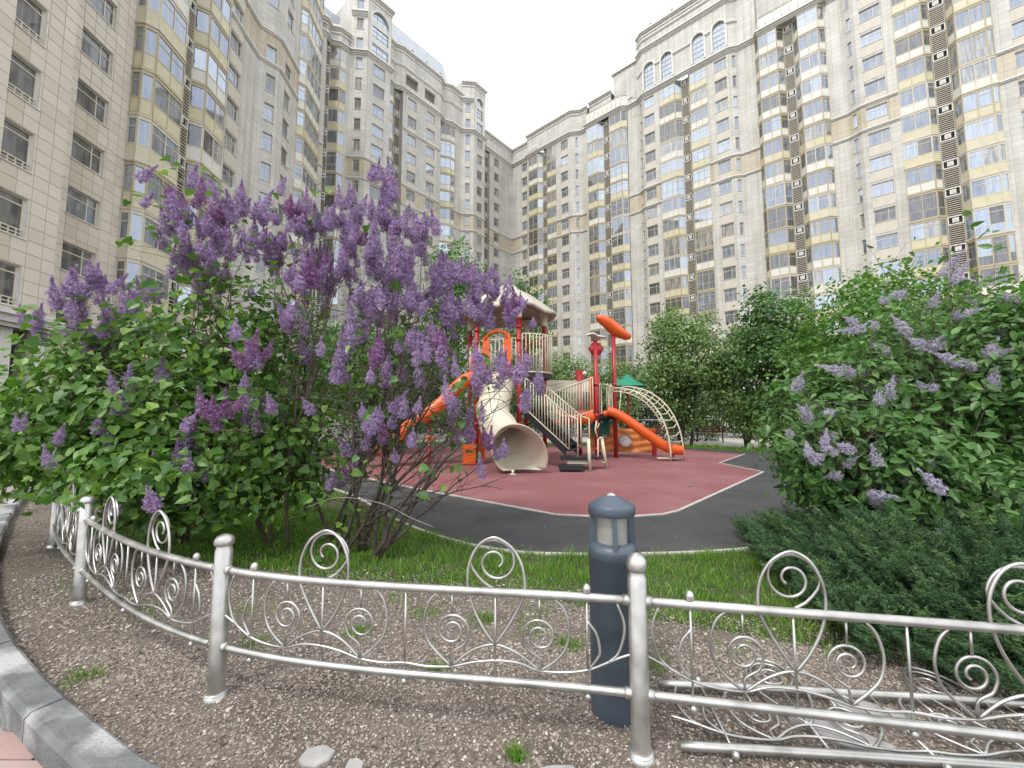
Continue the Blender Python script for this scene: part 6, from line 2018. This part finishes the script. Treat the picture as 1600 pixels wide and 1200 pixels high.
# ------------------------------------------------------------------ trees
def tree(name, label, x, y, h, cr, mat, n=7000, leaf=.16, z0=1.6, k=70, sig=.42, trunks=1, white=0, cat='tree', trunk_r=.09, zc=None, tv=DIA_V, tf=DIA_F, shell=.5, seed=0):
    random.seed(seed + int(x * 13 + y * 7))
    t = thing(name, label, cat, (x, y, 0), 0, 'trees round the playground')
    c = (x, y, zc or (z0 + h) / 2); r = (cr[0], cr[1], (h - z0) / 2)
    mbs = MB()
    for q in range(trunks):
        bx0 = x + random.uniform(-.25, .25) * (trunks > 1); by0 = y + random.uniform(-.2, .2) * (trunks > 1)
        top = Vector((x + random.uniform(-.4, .4) * cr[0], y + random.uniform(-.3, .3), z0 + (h - z0) * .75))
        P = branch_pts((bx0, by0, -.1), top, 9, .04); m = len(P)
        mb = MB(); mb.tube(P, [trunk_r * (1 - .8 * j / (m - 1)) for j in range(m)], 9); tr = obj('trunk', mb, M['bark'], t)
        for b in range(7):
            s = P[random.randint(m // 3, m - 2)]
            a = random.uniform(0, 2 * PI)
            e = Vector((x + math.cos(a) * cr[0] * random.uniform(.5, .85), y + math.sin(a) * cr[1] * random.uniform(.5, .85), random.uniform(max(s.z, z0), h * .9)))
            Q = branch_pts(s, e, 6, .06); mm = len(Q)
            mb = MB(); mb.tube(Q, [trunk_r * .4 * (1 - .8 * j / (mm - 1)) for j in range(mm)], 6); obj('limb', mb, M['bark'], tr)
    P, U = clumped(n, c, r, k, sig, shell, z0 * .6)
    S = leaf * RNG.uniform(.6, 1.3, len(P))
    cr_o = scatter('crown', P, S, U, mat, tv, tf, .75, .2, t)
    if white:
        P, U = clumped(white, (c[0], c[1] - .2, c[2]), (r[0] * 1.02, r[1] * 1.02, r[2] * 1.02), k, sig * .9, .8, z0)
        scatter('blossom', P, RNG.uniform(.07, .13, len(P)), U, M['white_flower'], DIA_V, DIA_F, .5, .0, t)
    return t
tree('rowan_tree', 'bushy rowan with small white blossoms behind the arched climber', 8.9, 20.6, 6.9, (2.3, 1.6), M['ash_leaf'], 16000, .16, .9, 80, .35, 3, 350, trunk_r=.08)
tree('small_tree', 'brownish green small tree right of the white blossomed rowan', 11.3, 19.2, 5.7, (1.7, 1.4), M['ash_leaf'], 12000, .15, .7, 55, .35, 3, 60, trunk_r=.06)
tree('maple_tree', 'dark rounded tree with white blossom between the rowan and the big maple', 11.6, 17.0, 7.1, (1.8, 1.6), M['deep_leaf'], 11000, .16, .8, 60, .33, 2, 350)
tree('maple_tree', 'big fresh green maple rising above the right lilac', 9.9, 10.4, 5.2, (2.2, 1.6), M['maple_leaf'], 15000, .13, 1.2, 120, .30, 2, 0, trunk_r=.11)
tree('maple_tree', 'fresh green tree at the right edge behind the pale lilac', 13.6, 9.6, 4.7, (2.4, 1.6), M['maple_leaf'], 9000, .15, 1.0, 70, .4, 1, 900)
tree('young_tree', 'light green tree top showing above the lilac left of the tower roof', -2.35, 16.6, 8.6, (1.3, 1.3), M['maple_leaf'], 5200, .15, 2.2, 55, .30, 1, 0)
tree('young_tree', 'slender tree with open twigs right behind the tower roof', .55, 17.6, 8.0, (.95, .9), M['deep_leaf'], 2200, .15, 2.0, 40, .26, 1, 0, trunk_r=.06)
tree('young_tree', 'open crowned tree behind the lilac stems on the left', -5.2, 15.5, 5.4, (2.0, 1.3), M['deep_leaf'], 7000, .16, 1.0, 70, .36, 2, 0)
tree('young_tree', 'leafy tree behind the lilac near the left block', -8.6, 17.0, 5.8, (2.2, 1.5), M['deep_leaf'], 6500, .17, 1.0, 60, .4, 2, 0)
tree('rowan_tree', 'distant pale tree between the tower and the red posts', 4.2, 30.5, 6.2, (2.2, 1.8), M['ash_leaf'], 6500, .2, 1.2, 60, .45, 2, 700)
tree('rowan_tree', 'distant tree behind the green sunshade', 7.6, 31.0, 5.6, (2.3, 1.8), M['ash_leaf'], 6000, .2, .9, 55, .45, 2, 400)
tree('rowan_tree', 'distant tree hidden behind the play tower', -.5, 30.0, 6.4, (2.4, 1.8), M['deep_leaf'], 5500, .2, .9, 55, .45, 1, 0)
tree('dense_tree', 'dark dense tree at the left beyond the lilac stems', -6.6, 27.0, 7.0, (3.0, 2.0), M['hedge_leaf'], 7500, .22, .6, 60, .5, 2, 0)
tree('dense_tree', 'dark tree behind the court fence on the right', 17.0, 28.5, 8.0, (3.4, 2.2), M['hedge_leaf'], 9000, .22, .6, 70, .5, 2, 0)
tree('dense_tree', 'dark tree filling the gap behind the rowan trunks', 12.2, 35.5, 6.5, (3.6, 2.0), M['hedge_leaf'], 8000, .22, .5, 70, .5, 2, 0)
# hedges: ground-hugging masses
def hedge(x0, x1, y, h, d, lab, mat='hedge_leaf', n=8000, leaf=.16):
    t = thing('hedge', lab, 'hedge', ((x0 + x1) / 2, y, 0), 0, 'hedges and shrub rows')
    P = np.stack([RNG.uniform(x0, x1, n), y + RNG.uniform(-d, d, n), RNG.uniform(0.02, h, n) + .25 * np.sin(RNG.uniform(x0, x1, n))], -1)
    P[:, 2] = np.clip(P[:, 2] * (1 + .12 * np.sin(P[:, 0] * 2.3)), .03, 9)
    U = np.tile(np.array([0, -.6, .6]), (n, 1))
    f = scatter('foliage', P, leaf * RNG.uniform(.6, 1.3, n), U, M[mat], DIA_V, DIA_F, .8, .2, t)
    for k in range(int((x1 - x0) / .9)):
        mb = MB(); xx = x0 + .45 + k * .9; mb.tube([(xx, y, -.05), (xx + .1, y, h * .7)], .03, 6); obj('stem', mb, M['bark'], t)
hedge(-16, 34, 37.5, 3.0, 1.0, 'long dark hedge closing the far side of the courtyard', n=16000, leaf=.24)
hedge(6.9, 12.6, 24.8, .55, .35, 'low clipped hedge under the trees beyond the climber', n=2600, leaf=.10)
hedge(7.2, 13.5, 9.4, 1.5, 1.1, 'shrubs under the big maple behind the right lilac', 'deep_leaf', n=8000, leaf=.11)
hedge(-13, -7.4, 10.6, 1.6, 1.0, 'shrubs behind the left lilac', 'deep_leaf', n=6000, leaf=.12)

# ------------------------------------------------------------------ juniper
jn = thing('juniper', 'spreading dark green juniper on the right behind the fence', 'juniper', (3.6, 3.5, 0))
random.seed(3)
nS = 1500
jp = [(2.75, 4.8), (2.5, 3.95), (2.28, 3.1), (2.1, 2.5), (2.45, 2.25), (3.2, 1.95), (4.6, 1.8), (6, 2.0), (6.3, 3.5), (5, 4.4), (3.8, 4.8)]
JX = RNG.uniform(1.7, 6.3, nS * 3); JY = RNG.uniform(1.7, 4.9, nS * 3); kk = inside(jp, JX, JY); JX, JY = JX[kk], JY[kk]; nS = len(JX)
dx_, dy_ = (JX - 3.95) / 2.2, (JY - 3.3) / 1.5; rad_ = np.clip(np.hypot(dx_, dy_), 0, 1.1); th = np.arctan2(dy_, dx_)
JZ = np.clip(.03 + .30 * np.clip(1 - rad_ ** 2, 0, 1) * RNG.uniform(.3, 1.1, nS) + .08 * np.sin(JX * 5) * np.cos(JY * 6), .01, 2)
out = np.stack([np.cos(th) * (.5 + rad_) - .25, np.sin(th) * (.5 + rad_), RNG.uniform(.15, .75, nS)], -1) + RNG.normal(0, .33, (nS, 3))
out /= np.linalg.norm(out, axis=1, keepdims=True)
Ls = RNG.uniform(.18, .38, nS)
# one feathery spray: a main axis with side branchlets carrying needles
tp, td = [], []
for q in range(11):
    t0 = .08 + .085 * q
    for sd_ in (-1, 1):
        bl = .30 * (1.05 - t0) + .04
        for w in range(6):
            f = (w + .5) / 6
            for nn in range(2):
                tp.append((sd_ * bl * f * .75, t0 + bl * f * .8, .03 * math.sin(q * 2.1 + w)))
                td.append((sd_ * (.55 + .6 * (nn == 0)), .75 if nn else -.1 + .5 * f, .35 - .5 * nn))
tp.append((0, 1, 0)); td.append((0, 1, 0))
tp = np.array(tp); td = np.array(td); td /= np.linalg.norm(td, axis=1, keepdims=True)
m_ = len(tp)
Zx = np.array([0, 0, 1.0]) + RNG.normal(0, .5, (nS, 3)); Zx -= out * (Zx * out).sum(1, keepdims=True); Zx /= np.linalg.norm(Zx, axis=1, keepdims=True)
Xx = np.cross(out, Zx)
def loc(t_): return t_[None, :, 0:1] * Xx[:, None] + t_[None, :, 1:2] * out[:, None] + t_[None, :, 2:3] * Zx[:, None]
Ps = np.stack([JX, JY, JZ], -1)[:, None] + loc(tp) * Ls[:, None, None]
Ps[:, :, 2] += .06 * (tp[:, 1] ** 2)[None]
dirn = loc(td) + RNG.normal(0, .25, (nS, m_, 3))
Ps = Ps.reshape(-1, 3) + RNG.normal(0, .004, (nS * m_, 3)); dirn = dirn.reshape(-1, 3); dirn /= np.linalg.norm(dirn, axis=1, keepdims=True)
s_ = np.cross(dirn, RNG.normal(0, 1, dirn.shape)); s_ /= np.linalg.norm(s_, axis=1, keepdims=True)
ln_ = RNG.uniform(.016, .034, len(Ps))[:, None]
V = np.stack([Ps - s_ * .0038, Ps + s_ * .0038, Ps + dirn * ln_], 1)
k = (V[:, :, 2].min(1) > 0.0)
V = V[k]; F = np.arange(len(V) * 3).reshape(-1, 3)
# needles of one spray share a tone: the material reads the spray index from a colour attribute
me_ = np_mesh('needle_sprays', V.reshape(-1, 3), F, M['juniper'])
tone = np.repeat(RNG.uniform(0, 1, nS), m_)[k]; tipf = np.tile(tp[:, 1], nS)[k]
at_ = me_.attributes.new('tone', 'FLOAT', 'FACE')
if len(me_.polygons) == len(tone): at_.data.foreach_set('value', np.clip(tone * .65 + tipf * .35, 0, 1).astype(np.float32))
nt_ = M['juniper'].node_tree
an_ = nt_.nodes.new('ShaderNodeAttribute'); an_.attribute_name = 'tone'
rp_ = [n for n in nt_.nodes if n.type == 'VALTORGB'][0]
for l in list(rp_.inputs['Fac'].links): nt_.links.remove(l)
nt_.links.new(an_.outputs['Fac'], rp_.inputs['Fac'])
cols_ = [(0.022, 0.05, 0.022), (0.038, 0.085, 0.035), (0.06, 0.125, 0.048), (0.12, 0.205, 0.075)]
for e_, c_ in zip(rp_.color_ramp.elements, cols_): e_.color = col4(c_)
o = bpy.data.objects.new('needle_sprays', me_); place(o, jn, I4); o['kind'] = 'stuff'
for k in range(16):
    a = k * .4; e = (3.95 + math.cos(a) * 1.3, 3.45 + math.sin(a) * .8 - math.cos(a) * .36, .22)
    mb = MB(); P = branch_pts((3.9, 3.48, 0), e, 6, .06); mb.tube(P, .012, 6); obj('branch', mb, M['bark'], jn)

# ------------------------------------------------------------------ grass
def grass(name, n, box, poly_fn, hmin, hmax, lab, wd=.0028, clump=None, z0=-.004):
    X = RNG.uniform(box[0], box[1], n); Y = RNG.uniform(box[2], box[3], n)
    if clump is not None:
        c = RNG.integers(0, len(clump), n); X = clump[c, 0] + RNG.normal(0, clump[c, 2]); Y = clump[c, 1] + RNG.normal(0, clump[c, 2])
    k = poly_fn(X, Y); X, Y = X[k], Y[k]; n = len(X)
    tuft = .65 + .35 * np.sin(X * 7.3 + Y * 3.1) * np.cos(Y * 8.7 - X * 2.0)
    H = RNG.uniform(hmin, hmax, n) * tuft * RNG.choice([1, 1, 1, 1.5], n)
    a = RNG.uniform(0, 2 * PI, n); b = RNG.uniform(0, 2 * PI, n); w = wd * RNG.uniform(.7, 1.4, n)
    bend = H * RNG.uniform(.15, .9, n)
    dx, dy = np.cos(a), np.sin(a); ex, ey = np.cos(b), np.sin(b)
    z = np.zeros(n) + z0
    v0 = np.stack([X - ex * w, Y - ey * w, z], -1); v1 = np.stack([X + ex * w, Y + ey * w, z], -1)
    v2 = np.stack([X - ex * w * .8 + dx * bend * .3, Y - ey * w * .8 + dy * bend * .3, z + H * .6], -1); v3 = np.stack([X + ex * w * .8 + dx * bend * .3, Y + ey * w * .8 + dy * bend * .3, z + H * .6], -1)
    v4 = np.stack([X + dx * bend, Y + dy * bend, z + H], -1)
    V = np.stack([v0, v1, v2, v3, v4], 1)
    F = np.array([(0, 1, 3), (0, 3, 2), (2, 3, 4)])
    FF = (F[None] + (np.arange(n) * 5)[:, None, None]).reshape(-1, 3)
    o = bpy.data.objects.new(name, np_mesh(name, V.reshape(-1, 3), FF, M['grass'])); place(o, None, I4)
    tag(o, lab, 'grass', kind='stuff'); return o
lawn_poly = [(p.x, p.y) for p in IKc] + [(16, 14), (18, 6), (12, -2), (8, -.5)] + list(reversed(GB[:-1]))
fl = lambda X, Y: inside(lawn_poly, X, Y - RNG.normal(0, .06, len(X)) * (Y < 4.0)) & ~(inside(IKfar, X, Y))
IKfar = [(p.x, p.y - .03) for p in IKc] + [(0, 30)]
grass('lawn_grass', 74000, (-3.6, 4.2, 2.3, 6.2), fl, .03, .105, 'bright green lawn between the gravel and the dark path', .0032)
grass('lawn_grass', 26000, (-9, -3, 3.5, 12.5), fl, .04, .12, 'lawn beneath and behind the left lilac', .006)
grass('lawn_grass', 16000, (3.5, 12, 3.0, 13), fl, .04, .12, 'lawn beneath and behind the right lilac', .006)
grass('lawn_grass', 30000, (-13, 12.4, 17.0, 24.0), lambda X, Y: inside([(6.4, 20.4), (9.6, 17.0), (12.4, 17.0), (10.4, 19.8), (7.2, 22.6), (-14, 24.0), (-13, 17.2), (-6, 20.9)], X, Y), .06, .16, 'strip of grass beyond the red surface', .012, z0=-.03)
cl_ = np.array([(-1.0, 2.75, .05), (-.6, 3.0, .07), (-.2, 2.9, .05), (.15, 2.8, .06), (.35, 2.6, .04), (-1.6, 2.6, .05), (-.42, 2.35, .03), (.02, 1.78, .015), (-1.9, 3.0, .12), (-2.6, 3.0, .12), (.8, 2.4, .05), (.2, 3.0, .08), (-.9, 3.2, .08), (-3.6, 3.5, .15), (-2.3, 2.3, .05), (1.3, 2.5, .07)])
grass('grass_tufts', 2200, (0, 1, 0, 1), lambda X, Y: X > -99, .02, .06, 'scattered grass tufts growing in the gravel', .0022, cl_, 0.0)
# thin dry sticks on the gravel
for i, (x, y, a, l) in enumerate(((-1.65, 2.35, .1, .3), (-1.95, 2.2, 1.2, .16), (-.35, 2.25, .6, .12))):
    mb = MB(); mb.tube(catmull([(x, y, .012), (x + math.cos(a) * l * .5, y + math.sin(a) * l * .5, .02), (x + math.cos(a + .3) * l, y + math.sin(a + .3) * l, .012)], 3), .0022, 5)
    tag(obj('dry_stick', mb, M['dry_twig']), ['thin dry stick on gravel left of the middle fence panel', 'short dry twig lying on gravel nearer the kerb', 'dry twig on gravel under the middle fence panel'][i], 'stick')
